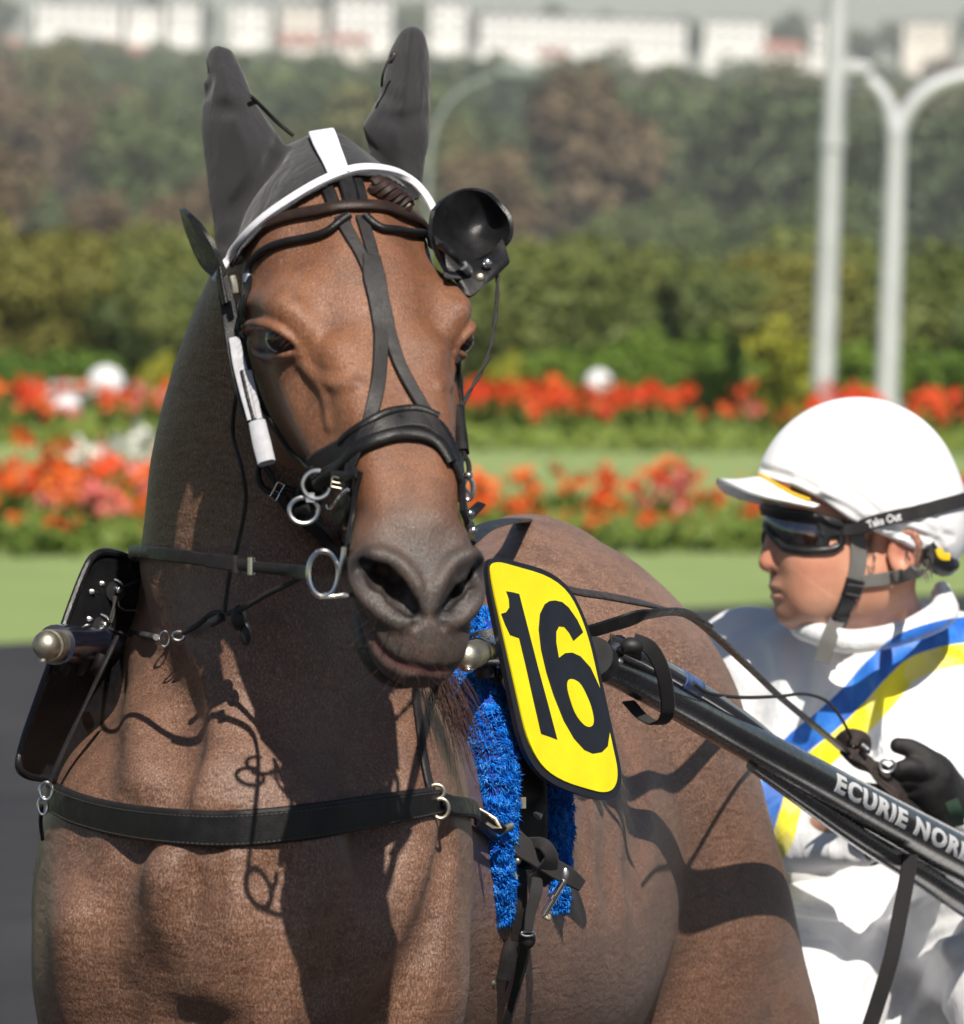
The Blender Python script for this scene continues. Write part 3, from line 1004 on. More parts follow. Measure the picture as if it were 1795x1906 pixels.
# soft folds in the cloth
def crease(pts, r, dep):
    P = []
    for x, y in pts:
        p = HDT.hit(x, y); n_ = HDT.normal(p)[0]; P.append(p + n_ * (r - dep))
    return P
for pts, r, dep in (([(520, 268), (500, 318), (460, 378), (418, 452)], .006, .005), 
                    ([(382, 175), (400, 200), (440, 205)], .007, .0007),
                    ([(674, 250), (715, 300), (774, 366)], .003, .0016), ([(720, 215), (750, 225), (792, 215)], .008, .001), ([(708, 175), (740, 190)], .006, .001), ([(512, 300), (480, 352), (430, 395)], .007, .0016), ([(415, 85), (412, 110)], .003, .0012), ([(378, 130), (388, 150), (382, 172)], .004, .0022)):
    HDT.chain(crease(pts, r, dep), r, .010, -1, 10)
Vh, Qh = HDT.mesh(axis_steps([(-.31, .0022), (.0, None)]), axis_steps([(7.84, .0026), (8.24, None)]), axis_steps([(1.82, .0022), (2.14, None)]))
hood = empty('ear_hood', Hp(0, 0, .01), 'charcoal cloth ear hood with a white stripe, pulled over both ears of the horse', 'ear hood')
hood_o = mesh_obj('hood_cloth', Vh, Qh, HOOD_CLOTH, hood)
BVH_HOOD = BVHTree.FromPolygons([Vector(v) for v in Vh], [tuple(q) for q in Qh.tolist()])


def hood_hit(px, py):
    r = ray(px, py); L = np.linalg.norm(r); h = BVH_HOOD.ray_cast(Vector(CAM + r * 6), Vector(r / L))
    if h[0] is None:
        h = BVH_HOOD.find_nearest(Vector(W(px, py, 8.0)))
    return np.array(h[0]), np.array(h[1])


def hood_strap(name, pts, wpx, th, mat, lift=.001, n=40):
    h = [hood_hit(*p) for p in pts]
    P = spline([a for a, b in h], n); N = spline([b for a, b in h], n)
    for i in range(n):
        q = BVH_HOOD.find_nearest(Vector(P[i])); P[i] = np.array(q[0]) + np.array(q[1]) * (th / 2 + lift) ; N[i] = np.array(q[1])
    for _ in range(4):
        P[1:-1] = (P[:-2] + 2 * P[1:-1] + P[2:]) / 4; N[1:-1] = (N[:-2] + 2 * N[1:-1] + N[2:]) / 4
    wv = np.interp(np.linspace(0, 1, n), np.linspace(0, 1, len(wpx)), wpx) * 8 / F / 2
    return MB().sweep(P, np.stack([rr_profile(w, th) for w in wv]), N).build(name, mat, hood)


hood_strap('white_stripe', [(599, 248), (605, 262), (612, 280), (621, 300), (631, 326)], [48, 48, 44, 40], .0026, WHITE_TAPE, .0012, 24)
trim_px = curve[1:-1] + np.array([2, 3])
P = []
for x, y in spline(trim_px, 60):
    p = HDF.hit(x, y - 2); n_ = HDF.normal(p)[0]; P.append(p + n_ * .0098)
P = np.array(P)
for _ in range(6): P[1:-1] = (P[:-2] + 2 * P[1:-1] + P[2:]) / 4
Nn = np.array([near(p)[1] for p in P])
for _ in range(6): Nn[1:-1] = (Nn[:-2] + 2 * Nn[1:-1] + Nn[2:]) / 4
MB().sweep(P, rr_profile(.0046, .0075), Nn).build('white_edging', WHITE_TAPE, hood)
cordline('cord', [(466, 178, 8.03), (485, 196, 8.06), (515, 226, 8.09), (546, 252, 8.10)], 4.2, CORD, hood)
cordline('cord', [(736, 103, 8.055), (722, 116, 8.05), (713, 140, 8.05), (711, 160, 8.07)], 2.6, CORD, hood)
MB().ball(hood_hit(733, 108)[0], (.004, .002, .006)).build('cord_eyelet', RUBBER, hood)

# ---- mane and forelock
def lock(p0, p1, n_, spread, sag, r, name, parent=horse, mat=HAIR_DARK, tip=.3):
    starts = []
    ends = []
    for i in range(n_):
        starts.append(np.asarray(p0) + RNG.normal(0, spread, 3)); ends.append(np.asarray(p1) + RNG.normal(0, spread * 2.2, 3))
    def fn(i, s0):
        e = ends[i]; m_ = (s0 + e) / 2 + sag + RNG.normal(0, spread * .8, 3); return [s0, m_, e + RNG.normal(0, spread, 3)]
    o = strand_tuft(name, starts, fn, r, mat, parent); o['kind'] = 'stuff'; return o


# plaited forelock under the hood edge
pl = [lift_pt(x, y, .008) for x, y in ((690, 352), (706, 362), (722, 372), (738, 383), (748, 394))]
mb = MB()
for s0 in (0, 2.1, 4.2):
    Q = spline(pl, 40); ph = np.linspace(0, 13, 40) + s0
    mb.tube(Q + (_up * np.sin(ph)[:, None] + (-_fw) * np.cos(ph)[:, None] * .6 + _rt * np.sin(ph)[:, None] * .4) * .0052, .0056, 7)
mb.build('forelock_plait', HAIR_DARK, horse, clean=False)
MANE = simple('reddish_mane', (.050, .025, .019), .5, 0, .5, 60)
mane_s = []
for i in range(210):
    u = RNG.uniform(0, 1); mane_s.append(W(790 + 50 * u + RNG.normal(0, 14), 1225 + 60 * u + RNG.normal(0, 16), 8.30 - .02 * u + RNG.normal(0, .010)))
def mane_fn(i, s0):
    L_ = RNG.uniform(.025, .11); x = RNG.normal(.42, .16)
    return [s0, s0 + np.array([x * L_ * .5, -.35 * L_, -.40 * L_]), s0 + np.array([x * L_, -.30 * L_, -L_])]
strand_tuft('mane', mane_s, mane_fn, .00042, MANE, horse)['kind'] = 'stuff'

# ---- bridle
bridle = empty('bridle', Hp(.1, 0, .02), 'black leather racing bridle with steel bit and rings buckled on the horse\'s head', 'bridle')
B = bridle
strap('browband', [(446, 486), (466, 448), (510, 417), (560, 402), (612, 393), (672, 388), (725, 393), (770, 412), (792, 440), ('h', .075, .088, -.05)], [16, 19, 20, 22, 24, 22, 18], LEATHER_BROWN, B, .007, 60, .0015)
strap('rolled_cord', [(468, 522), (470, 500), (486, 477), (520, 458), (575, 447), (612, 436), (634, 418), (650, 406)], [15, 15, 16, 16], LEATHER, B, .0075, 46, .001, rnd=True)
strap('rolled_cord', [(678, 406), (692, 420), (716, 432), (760, 437), (800, 446), (836, 468, 7.93), (862, 492, 7.95), (874, 505, 7.97)], [16, 16, 15, 15], LEATHER, B, .0075, 46, .001, rnd=True)
MB().tube([lift_pt(470, 512, .004), lift_pt(467, 530, .004)], .0052, 10).build('cord_ferrule', ALU, B)
MB().tube([W(862, 494, 7.945), W(872, 504, 7.955)], .0050, 10).build('cord_ferrule', ALU, B)
strap('crown_strap', [(606, 345), (618, 370), (628, 398)], [24, 24], LEATHER, B, .003, 14, .002)
strap('crown_strap', [(640, 338), (648, 362), (654, 392)], [30, 28], LEATHER, B, .004, 14, .004)
strap('crown_strap', [(664, 340), (672, 364), (676, 392)], [18, 18], LEATHER, B, .003, 14, .003)
# forked face strap
fs = strap('face_strap', [(634, 404), (650, 436), (668, 468), (682, 500), (694, 535)], [24, 24, 22, 20], LEATHER_WORN, B, .0026, 30, .0012)
strap('face_strap', [(672, 404), (682, 436), (692, 470), (698, 505), (700, 535)], [24, 24, 24, 20], LEATHER_WORN, B, .0026, 30, .0012)
strap('face_strap', [(690, 478), (696, 520), (704, 560), (712, 600), (716, 636)], [34, 44, 40, 42, 44], LEATHER_WORN, B, .0030, 30, .0014)
strap('face_strap', [(708, 618), (706, 665), (702, 715), (694, 765), (684, 805), (668, 850), (658, 885)], [30, 28, 28, 27, 25, 24], LEATHER_WORN, B, .0030, 44, .0032)
strap('face_strap', [(722, 618), (738, 670), (764, 722), (792, 770), (815, 808), (836, 850), (850, 890)], [26, 24, 23, 23, 22, 22], LEATHER_WORN, B, .0030, 44, .0032)
# noseband in two layers
nb = strap('noseband', [('h', .36, -.066, -.12), (566, 944), (592, 890), (636, 842), (684, 806), (730, 786), (775, 783), (812, 800), (838, 845), (852, 900), ('h', .36, .064, -.10)], [44, 46, 46, 44, 42, 44, 46], LEATHER, B, .005, 80, .001, stitch=True)
strap('noseband_pad', [(590, 930), (622, 880), (664, 842), (704, 822), (742, 812), (780, 814), (812, 828), (834, 864)], [26, 28, 28, 26], LEATHER, B, .0075, 60, .002, rnd=True)
strap('noseband_edge', [(640, 826), (684, 792), (730, 770), (775, 766), (812, 780)], [16, 18, 16], LEATHER, B, .007, 40, .0015, rnd=True)
def floating(name, pts, wpx, mat, th, clear, n=24, deg=1):
    """a stiff strap standing clear of the skin"""
    q = spline(np.array(pts, float), n); u = np.linspace(0, 1, n); de = q[:, 2] - clear; q = q[:, :2]
    P = np.array([W(x, y, d) for (x, y), d in zip(q, de)]); T = np.gradient(P, axis=0); T /= np.linalg.norm(T, axis=1)[:, None]
    wd = np.cross(T - _fw * (T @ _fw)[:, None], _fw); N = np.cross(wd, T); N *= np.sign(N @ -_fw)[:, None]
    wv = np.interp(u, np.linspace(0, 1, len(wpx)), wpx) * 8 / F / 2
    return MB().sweep(P, np.stack([rr_profile(w, th) for w in wv]), N).build(name, mat, B)


# cheek pieces on the near side of the picture
floating('cheek_strap', [(414, 512, 8.0), (424, 560, 7.995), (434, 620, 7.988), (448, 690, 7.97), (466, 752, 7.952), (482, 800, 7.938)], [24, 30, 34, 38, 40, 34], LEATHER, .004, .004, 40)
strap('blinker_strap', [(470, 524), (462, 560), (456, 600), (462, 650), (474, 700)], [26, 28, 22, 18], LEATHER, B, .004, 40, .003)
floating('reflective_strip', [(436, 628, 7.985), (446, 678, 7.972), (460, 730, 7.955), (473, 780, 7.94)], [20, 25, 27, 25], SILVER_TAPE, .0018, .010)
floating('strip_edge', [(450, 690, 7.968), (462, 742, 7.952), (476, 792, 7.937)], [6, 6], LEATHER, .0030, .0125)
floating('reflective_strip', [(464, 690, 7.968), (473, 730, 7.955), (483, 780, 7.94)], [10, 11], SILVER_TAPE, .0018, .012)
floating('reflective_sleeve', [(479, 786, 7.938), (487, 822, 7.925), (497, 862, 7.91)], [31, 34, 33], SILVER_TAPE, .008, .012)
strap('throat_strap', [(464, 640), (478, 700), (500, 760), (528, 806), (560, 846), (596, 872)], [13, 14, 14], LEATHER, B, .004, 44, .003)
for pts in ([(492, 862), (490, 884), (498, 905), (516, 918), (534, 922)], [(500, 862), (512, 884), (520, 900), (545, 912), (552, 930)]):
    cordline('cord_loop', [lift_pt(x, y, .010) for x, y in pts], 6, LEATHER_WORN, B)
strap('bit_strap', [(515, 905), (540, 945), (570, 975), (594, 1000), (612, 1030)], [18, 22, 24, 22], LEATHER_WORN, B, .004, 30, .008)
buckle('buckle', 521, 912, 13, 32, -.5, STEEL, B, .014)
# linked rings
_dr = (bvh_hit(640, 905)[0] - CAM) @ _fw - .012
c1, c2 = W(590, 902, _dr), W(566, 950, _dr + .004)
ring('open_ring', c1, 26, 26, 4.4, ALU, B, None, R(75), R(345))
ring('closed_ring', c2, 27, 24, 4.4, ALU, B)
MB().box((c1 + c2) / 2, .004, .0045, .0022, [_rt, _up, _fw]).build('ring_link', ALU, B)
# nose straps and bit
strap('nose_strap', [(664, 868), (655, 910), (650, 955), (640, 1000), (636, 1040)], [30, 36, 36, 34, 28], LEATHER, B, .006, 36, .003)
strap('nose_strap', [(678, 880), (668, 930), (662, 980), (652, 1030), (645, 1060)], [14, 14, 14, 13], LEATHER, B, .004, 30, .003)
strap('keeper', [(640, 884), (660, 888), (680, 886)], [20, 20], LEATHER, B, .004, 14, .010)
buckle('buckle', 656, 900, 30, 18, -.2, BRASSY, B, .013)
cordline('wire_hook', [lift_pt(632, 935, .012), lift_pt(640, 943, .014), lift_pt(650, 934, .014), lift_pt(660, 921, .013), lift_pt(669, 913, .012)], 3.6, STEEL, B)
bc = lift_pt(602, 1068, .030); bc = W(602, 1068, (bvh_hit(655, 1060)[0] - CAM) @ _fw + .01)
ring('bit_ring', bc, 27, 42, 5.8, STEEL, B)
_p8 = 8 / F
cordline('bit_bar', [bc + (_rt * -6 - _up * 42) * _p8, bc + (_rt * 22 - _up * 41) * _p8, bc + (_rt * 50 - _up * 38) * _p8, bc + (_rt * 80 - _up * 34) * _p8 + _fw * .03], 5.2, STEEL, B)
cordline('bit_shank', [bc + (_rt * 26 - _up * 6) * _p8, bc + (_rt * 30 + _up * 12) * _p8, bc + (_rt * 36 + _up * 30) * _p8, bc + (_rt * 38 + _up * 48) * _p8], 5.0, STEEL, B)
MB().ball(lift_pt(640, 1046, .012), .0042).build('bit_rivet', STEEL, B)
ring('small_ring', lift_pt(648, 1018, .012), 8, 22, 4.2, STEEL, B)
# far side of the head
strap('far_cheek_strap', [(846, 668), (849, 705), (852, 745), (854, 790)], [16, 18, 18], LEATHER, B, .004, 26, .002)
fx = [W(850, 760, 7.93), W(856, 800, 7.91), (W(861, 842, 7.89))]
MB().sweep(spline(fx, 12), rr_profile(.0068, .010), -_fw).build('far_sleeve', LEATHER, B)
strap('far_nose_strap', [(853, 842), (858, 890), (866, 930), (872, 975), (880, 1005)], [20, 26, 26, 20], LEATHER, B, .006, 36, .002)
cordline('far_cord_loop', [W(862, 842, 7.89), W(872, 862, 7.88), W(872, 884, 7.87), W(862, 900, 7.86)], 5, LEATHER_WORN, B)
ring('far_ring', W(872, 910, 7.85), 9, 20, 4.5, ALU, B)
cordline('far_hook', [W(850, 900, 7.83), W(862, 906, 7.83), W(876, 922, 7.84)], 3.2, STEEL, B)
for x, y in ((857, 886), (860, 960), (868, 994)): MB().ball(lift_pt(x, y, .008), .0042).build('stud', STEEL, B)
MB().sweep(spline([W(868, 965, 7.84), W(878, 956, 7.85), W(890, 944, 7.86), (W(896, 938, 7.87))], 10), rr_profile(.0048, .003), nrm(_up * .5 - _fw)).build('strap_end', LEATHER, B)
cordline('far_cord', [W(926, 512, 7.975), W(925, 560, 7.97), W(918, 618, 7.96), W(908, 664, 7.95), W(888, 705, 7.94), W(868, 740, 7.93), W(856, 768, 7.93)], 4.2, CORD, B, 60, twist=True)
# blinkers
def sheet(name, grid, th, mat, parent, sub=2):
    """thick curved sheet from a grid (rows x cols) of world points"""
    Gd = np.array(grid); r_, c_ = Gd.shape[:2]
    Gd = np.array([spline(row, 14) for row in Gd]); Gd = np.stack([spline(Gd[:, j], 14) for j in range(14)], 1)
    du = np.gradient(Gd, axis=0); dv = np.gradient(Gd, axis=1); N = np.cross(du, dv); N /= np.linalg.norm(N, axis=2)[..., None]
    A, Bk = (Gd + N * th / 2).reshape(-1, 3), (Gd - N * th / 2).reshape(-1, 3); m = 14 * 14; fc = []
    ix = lambda i, j: i * 14 + j
    for i in range(13):
        for j in range(13):
            fc.append((ix(i, j), ix(i + 1, j), ix(i + 1, j + 1), ix(i, j + 1))); fc.append(tuple(m + q for q in (ix(i, j), ix(i, j + 1), ix(i + 1, j + 1), ix(i + 1, j))))
    edge = [(0, j) for j in range(14)] + [(i, 13) for i in range(1, 14)] + [(13, j) for j in range(12, -1, -1)] + [(i, 0) for i in range(12, 0, -1)]
    for k in range(len(edge)):
        a, b = ix(*edge[k]), ix(*edge[(k + 1) % len(edge)]); fc.append((a, b, b + m, a + m))
    return MB().add(np.vstack([A, Bk]), fc).build(name, mat, parent)


# open cup on the far side: rows run down, columns outward
sheet('blinker_cup', [
    [W(806, 392, 7.985), W(828, 368, 8.03), W(866, 352, 8.04), W(905, 357, 8.04), W(930, 378, 8.025)],
    [W(802, 412, 7.98), W(834, 395, 8.03), W(874, 384, 8.05), W(918, 384, 8.05), W(948, 402, 8.02)],
    [W(802, 440, 7.975), W(838, 430, 8.035), W(880, 424, 8.055), W(922, 420, 8.05), W(953, 428, 8.015)],
    [W(812, 470, 7.97), W(844, 464, 8.02), W(882, 462, 8.04), W(920, 456, 8.03), W(949, 446, 8.01)],
    [W(826, 498, 7.965), W(852, 496, 8.01), W(884, 488, 8.02), W(915, 472, 8.02), W(940, 456, 8.01)]], .004, PATENT, B)
sheet('blinker_flap', [
    [W(806, 440, 7.97), W(840, 462, 7.975), W(880, 488, 7.98), W(912, 476, 7.99), W(936, 446, 8.0)],
    [W(816, 470, 7.965), W(846, 490, 7.965), W(880, 506, 7.965), W(918, 494, 7.975), W(944, 474, 7.99)],
    [W(832, 500, 7.96), W(854, 516, 7.955), W(878, 528, 7.955), W(914, 512, 7.965), W(946, 484, 7.985)],
    [W(852, 524, 7.955), W(862, 536, 7.95), (W(874, 553, 7.945)), W(908, 526, 7.96), W(944, 490, 7.985)]], .004, LEATHER, B)
for x, y, d_, rr_ in ((868, 500, 7.955, .0034), (907, 490, 7.963, .005), (894, 517, 7.957, .005)): MB().ball(W(x, y, d_), (rr_, .003, rr_)).build('blinker_stud', BRASSY if y > 510 else STEEL, B)
sheet('blinker_cup', [
    [W(338, 388, 8.10), W(343, 390, 8.07), W(352, 398, 8.03)],
    [W(345, 418, 8.11), W(358, 420, 8.06), W(376, 422, 8.00)],
    [W(358, 455, 8.11), W(378, 458, 8.05), W(398, 456, 7.99)],
    [W(376, 492, 8.10), W(395, 494, 8.04), W(412, 488, 7.99)],
    [W(396, 512, 8.08), W(410, 512, 8.03), W(420, 506, 7.99)]], .004, PATENT, B)
strap('blinker_stay', [W(408, 500, 7.99), W(412, 530, 7.985), W(420, 566, 7.98)], [22, 20], LEATHER, B, .004, 14, .004, hug=False)
MB().tube([W(433, 515, 7.965), W(437, 530, 7.962), W(439, 545, 7.962)], .0034, 8).build('brass_tab', BRASSY, B)

# ---- reins
rein1 = empty('driving_rein', bc, 'flat black rein running from the bit ring round the left side of the horse\'s neck', 'rein')
rp = [bc + _rt * -24 * 8 / F, W(540, 1062, 7.93), W(470, 1054, 7.97), W(420, 1047, 7.99), W(350, 1037, 8.03), W(290, 1030, 8.09), W(252, 1026, 8.20), W(246, 1030, 8.34), W(300, 1050, 8.7)]
N0 = nrm(_fw * -1 + _up * .15)
Pr = spline(rp, 60)
MB().sweep(Pr, np.stack([rr_profile(.0062 + .0008 * math.sin(i * .3), .004) for i in range(60)]), np.cross(np.gradient(Pr, axis=0), [0, 0, 1.0]) * -1).build('rein_strap', LEATHER_WORN, rein1)
for x, d_ in ((438, 7.985), (468, 7.97)):
    q = np.array([np.interp(x, project(Pr)[0][::-1][30:], Pr[::-1][30:, j]) for j in range(3)])
    MB().sweep(spline([q + _up * .0085, q - _up * .0085], 6), rr_profile(.0035, .008), -_fw).build('keeper', LEATHER_WORN if x < 450 else STEEL, rein1)
MB().sweep(spline([np.array([np.interp(x, project(Pr)[0][::-1][30:], Pr[::-1][30:, j]) for j in range(3)]) + np.array([0, -.004, 0]) for x in (385, 410, 435)], 10), rr_profile(.0072, .003), -_fw).build('rein_end', LEATHER_WORN, rein1)

check = empty('check_line', bvh_hit(330, 1180)[0], 'thin dark check cord with small steel rings hanging across the horse\'s throat', 'cord')
cordline('cord', [(222, 1166), (240, 1174), (262, 1180), (284, 1186)], 4.5, CORD, check)
cordline('swivel', [lift_pt(268, 1182, .004), lift_pt(300, 1186, .005)], 6.5, ALU, check)
ring('steel_ring', lift_pt(317, 1188, .006), 9, 14, 2.4, STEEL, check); ring('steel_ring', lift_pt(343, 1184, .006), 11, 8, 2.6, STEEL, check)
cordline('cord', [lift_pt(352, 1180, .006), lift_pt(380, 1168, .008), lift_pt(410, 1150, .012), W(440, 1138, 8.06), W(500, 1105, 8.0), W(555, 1078, 7.95), W(580, 1060, 7.92)], 5.5, CORD, check)
cordline('cord', [lift_pt(456, 700, .006), lift_pt(446, 800, .01), W(452, 880, 8.04), W(458, 930, 8.05), W(444, 1010, 8.06), W(428, 1070, 8.07), W(418, 1140, 8.07)], 4.2, CORD, check)
MB().tube([W(392, 1160, 8.085), W(415, 1148, 8.08)], .005).ball(W(445, 1150, 8.06), (.008, .008, .013)).ball(W(458, 1180, 8.06), (.006, .006, .012)).build('toggle', RUBBER, check)
# ------------------------------------------------------------ breast collar, saddle pad, girth
WEB = cloth_mat('black_webbing', (.022, .021, .022), 2600, .2, .8, .0012, 60, .1, .15)
collar = empty('breast_collar', bvh_hit(470, 1530)[0], 'wide black leather breast strap across the horse\'s chest with buckled side straps', 'breast strap')
def taut(pts, n, off):
    """a tight strap across the chest: smooth bow through the surface points, pushed out so that it only touches the highest ones"""
    q = spline(np.array(pts, float), n)
    raw = np.array([min((bvh_hit(a, b_ + o_)[0] - CAM) @ _fw for o_ in (-26, 0, 26)) for a, b_ in q]) - off
    x_ = q[:, 0]; hull = []
    for k_ in range(n):                               # largest convex curve in front of the chest
        while len(hull) > 1 and (raw[hull[-1]] - raw[hull[-2]]) * (x_[k_] - x_[hull[-2]]) >= (raw[k_] - raw[hull[-2]]) * (x_[hull[-1]] - x_[hull[-2]]): hull.pop()
        hull.append(k_)
    de = np.interp(x_, x_[hull], raw[hull])
    for _ in range(30): de[1:-1] = np.minimum(de[1:-1], (de[:-2] + 2 * de[1:-1] + de[2:]) / 4)
    P = np.array([W(a, b_, c_) for (a, b_), c_ in zip(q, de)])
    T = np.gradient(P, axis=0); N = np.cross(T, _up); N *= np.sign(N @ -_fw)[:, None]
    return P, N / np.linalg.norm(N, axis=1)[:, None]


bpts = [(92, 1484), (140, 1507), (220, 1528), (320, 1541), (430, 1545), (560, 1534), (690, 1514), (790, 1497), (822, 1492)]
Pb, Nb = taut(bpts, 110, .003)
wv = np.interp(np.linspace(0, 1, 110), np.linspace(0, 1, 7), [56, 58, 62, 64, 62, 56, 46]) * 8.1 / F / 2
bs = MB().sweep(Pb, np.stack([rr_profile(w, .0055) for w in wv]), Nb).build('breast_strap', LEATHER, collar)
mb = MB(); Lb = np.r_[0, np.cumsum(np.linalg.norm(np.diff(Pb, axis=0), axis=1))]
for s0 in np.arange(.004, Lb[-1] - .004, .005):
    i = int(np.clip(np.searchsorted(Lb, s0), 1, 108)); t_ = nrm(Pb[i + 1] - Pb[i - 1]); sd = np.cross(t_, Nb[i]); p_ = np.array([np.interp(s0, Lb, Pb[:, k]) for k in range(3)])
    for e in (-1, 1): mb.box(p_ + sd * e * wv[i] * .80 + Nb[i] * .0030, .0015, .0004, .0004, [t_, sd, Nb[i]])
mb.build('stitching', THREAD, bs)['kind'] = 'stuff'
Sd = np.cross(np.gradient(Pb, axis=0), Nb); Sd *= np.sign(Sd @ _up)[:, None]; Sd /= np.linalg.norm(Sd, axis=1)[:, None]
MB().tube(Pb[2:-6] + Sd[2:-6] * wv[2:-6, None] * .96 - Nb[2:-6] * .001, .0036, 8).build('strap_lining', LEATHER_WORN, collar)
strap('neck_strap', [(88, 1466, 8.235), (104, 1430, 8.235), (130, 1372, 8.24), (160, 1310, 8.245), (190, 1245, 8.25), (218, 1185, 8.27)], [13, 13], LEATHER_WORN, collar, .0035, 40, .003, depth=8.2)
strap('neck_strap', [(768, 1288), (772, 1325), (780, 1390), (790, 1450), (802, 1490)], [20, 20, 22], LEATHER_WORN, collar, .004, 40, .003, depth=8.2)
for x, y, rx, ry in ((800, 1478, 15, 13), (808, 1508, 15, 18)): ring('collar_ring', lift_pt(x, y, .008), rx, ry, 3.6, BRASSY, collar)
ring('collar_ring', W(86, 1472, 8.22), 12, 16, 3.2, STEEL, collar); ring('collar_ring', W(80, 1500, 8.24), 9, 16, 2.8, STEEL, collar)
strap('side_strap', [W(78, 1500, 8.26), W(76, 1530, 8.27), W(80, 1562, 8.28)], [14, 12], LEATHER, collar, .004, 14, depth=8.2, hug=False)
strap('side_strap', [(812, 1494), (838, 1502), (868, 1514, 8.42), (902, 1530, 8.55), (935, 1550, 8.63), (965, 1572, 8.68)], [38, 34, 30, 30, 34], LEATHER, collar, .006, 50, .004, depth=8.3)
strap('side_strap_end', [W(880, 1512, 8.44), W(910, 1528, 8.55), W(936, 1546, 8.61)], [22, 22], LEATHER_WORN, collar, .004, 20, depth=8.3, hug=False, up=-_fw)
mb = MB().tube([W(x, y, 8.53) for x, y in ((892, 1506), (922, 1524), (932, 1541), (918, 1540), (890, 1522))], .0022, 6, True); mb.build('buckle', BRASSY, collar)
MB().tube([W(936, 1545, 8.62), W(952, 1537, 8.63)], .0042).build('brass_pin', BRASSY, collar)

# blue fleece
FLEECE = NT('blue_fleece'); c = FLEECE.co()
FLEECE.set(Base_Color=FLEECE.ramp(FLEECE.noise(c, 120, 3), [(.3, (.004, .09, .52)), (.55, (.010, .20, .72)), (.8, (.16, .46, .90))]), Roughness=.95)
FLEECE.b.inputs['Specular IOR Level'].default_value = .12
FLEECE = FLEECE.m
FLEECE_BASE = simple('blue_pad_cloth', (.006, .03, .26), .9)
pad = empty('saddle_pad', W(930, 1500, 8.6), 'bright blue fleece harness pad on the horse\'s flank behind the shoulder', 'saddle pad')


def fleece(name, path, wpx, seed, n, depth):
    rg = np.random.default_rng(seed)
    P = spline(np.array([W(*p) for p in path]), 40); wv = np.interp(np.linspace(0, 1, 40), np.linspace(0, 1, len(wpx)), wpx) * depth / F / 2
    prof = np.stack([np.array([(math.cos(a) * w, math.sin(a) * .024) for a in np.arange(12) / 12 * 2 * math.pi]) for w in wv])
    base = MB().sweep(P, prof, nrm(-_fw + _rt * .35)).build(name, FLEECE_BASE, pad)
    T = np.gradient(P, axis=0); T /= np.linalg.norm(T, axis=1)[:, None]
    U = nrm(-_fw + _rt * .35)
    V, Fc = [], []
    for i in range(n):
        u = rg.uniform(0, 39); k = int(u); p = P[k] + (P[min(39, k + 1)] - P[k]) * (u - k); w = wv[k]
        a = rg.uniform(-.35, math.pi + .35); t = T[k]; S_ = nrm(np.cross(t, U)); U2 = nrm(np.cross(S_, t))
        nn = nrm(S_ * math.cos(a) * .9 + U2 * math.sin(a)); q = p + S_ * math.cos(a) * w * .93 + U2 * math.sin(a) * .022
        L_ = rg.uniform(.004, .0095); cell = np.sin(q * 190 + 3) * .8 + np.sin(q[[1, 2, 0]] * 330) * .6; dr = nrm(nn + cell + rg.normal(0, .35, 3) + np.array([0, 0, -.5])); sd = nrm(np.cross(dr, rg.normal(0, 1, 3))); r_ = rg.uniform(.0006, .0012)
        q2 = q + dr * L_ * .55 + nn * .002; q3 = q + dr * L_ + np.array([0, 0, -.003]) + rg.normal(0, .002, 3)
        b = len(V); sd2 = np.cross(dr, sd)
        V += [q + sd * r_, q - sd * r_, q2 + sd * r_ * .8, q2 - sd * r_ * .8, q2 + sd2 * r_, q3]
        Fc += [(b, b + 1, b + 3, b + 2), (b + 2, b + 3, b + 5), (b + 3, b + 4, b + 5), (b + 4, b + 2, b + 5), (b, b + 2, b + 4), (b + 1, b + 4, b + 3)]
    o = mesh_obj('fleece_pile', V, Fc, FLEECE, base); o['kind'] = 'stuff'


fleece('front_roll', [(848, 1225, 8.720), (878, 1270, 8.700), (902, 1340, 8.670), (918, 1430, 8.660), (918, 1520, 8.660), (912, 1610, 8.660), (920, 1705, 8.680)], [74, 92, 88, 90, 82, 84, 86, 50], 3, 19000, 8.700)
fleece('rear_roll', [(985, 1330, 8.900), (1015, 1430, 8.860), (1030, 1520, 8.840), (1026, 1620, 8.830), (1024, 1690, 8.830)], [60, 70, 66, 62, 56], 5, 10000, 8.800)
fleece('top_roll', [(890, 1160, 8.860), (905, 1190, 8.840), (880, 1250, 8.780)], [50, 60, 50], 6, 2800, 8.800)

sad = empty('harness_saddle', W(975, 1500, 8.800), 'black leather harness saddle and girth straps between the blue fleece rolls', 'harness')
mb = MB(); Ps = spline(np.array([W(915, 1180, 8.820), W(950, 1300, 8.780), W(972, 1420, 8.750), W(978, 1540, 8.745), W(968, 1660, 8.745)]), 30)
mb.sweep(Ps, rr_profile(.024, .022), nrm(-_fw + _rt * .3)).build('saddle_panel', LEATHER, sad)
def sstrap(name, pts, w, mat=LEATHER, th=.004, up=None, n=24):
    P = spline(np.array([W(*p) for p in pts]), n); wv = np.interp(np.linspace(0, 1, n), np.linspace(0, 1, len(np.atleast_1d(w))), np.atleast_1d(w)) * 8.700 / F / 2
    return MB().sweep(P, np.stack([rr_profile(a, th) for a in wv]), nrm(-_fw + _rt * .25) if up is None else up).build(name, mat, sad)
sstrap('girth_strap', [(960, 1560, 8.700), (968, 1620, 8.690), (966, 1700, 8.690), (945, 1790, 8.700), (918, 1860, 8.710), (880, 1960, 8.730)], [30, 28, 30, 34, 36], LEATHER_WORN)
sstrap('girth_strap', [(925, 1770, 8.690), (908, 1830, 8.690), (885, 1906, 8.700), (870, 1960, 8.710)], [22, 24, 24], LEATHER)
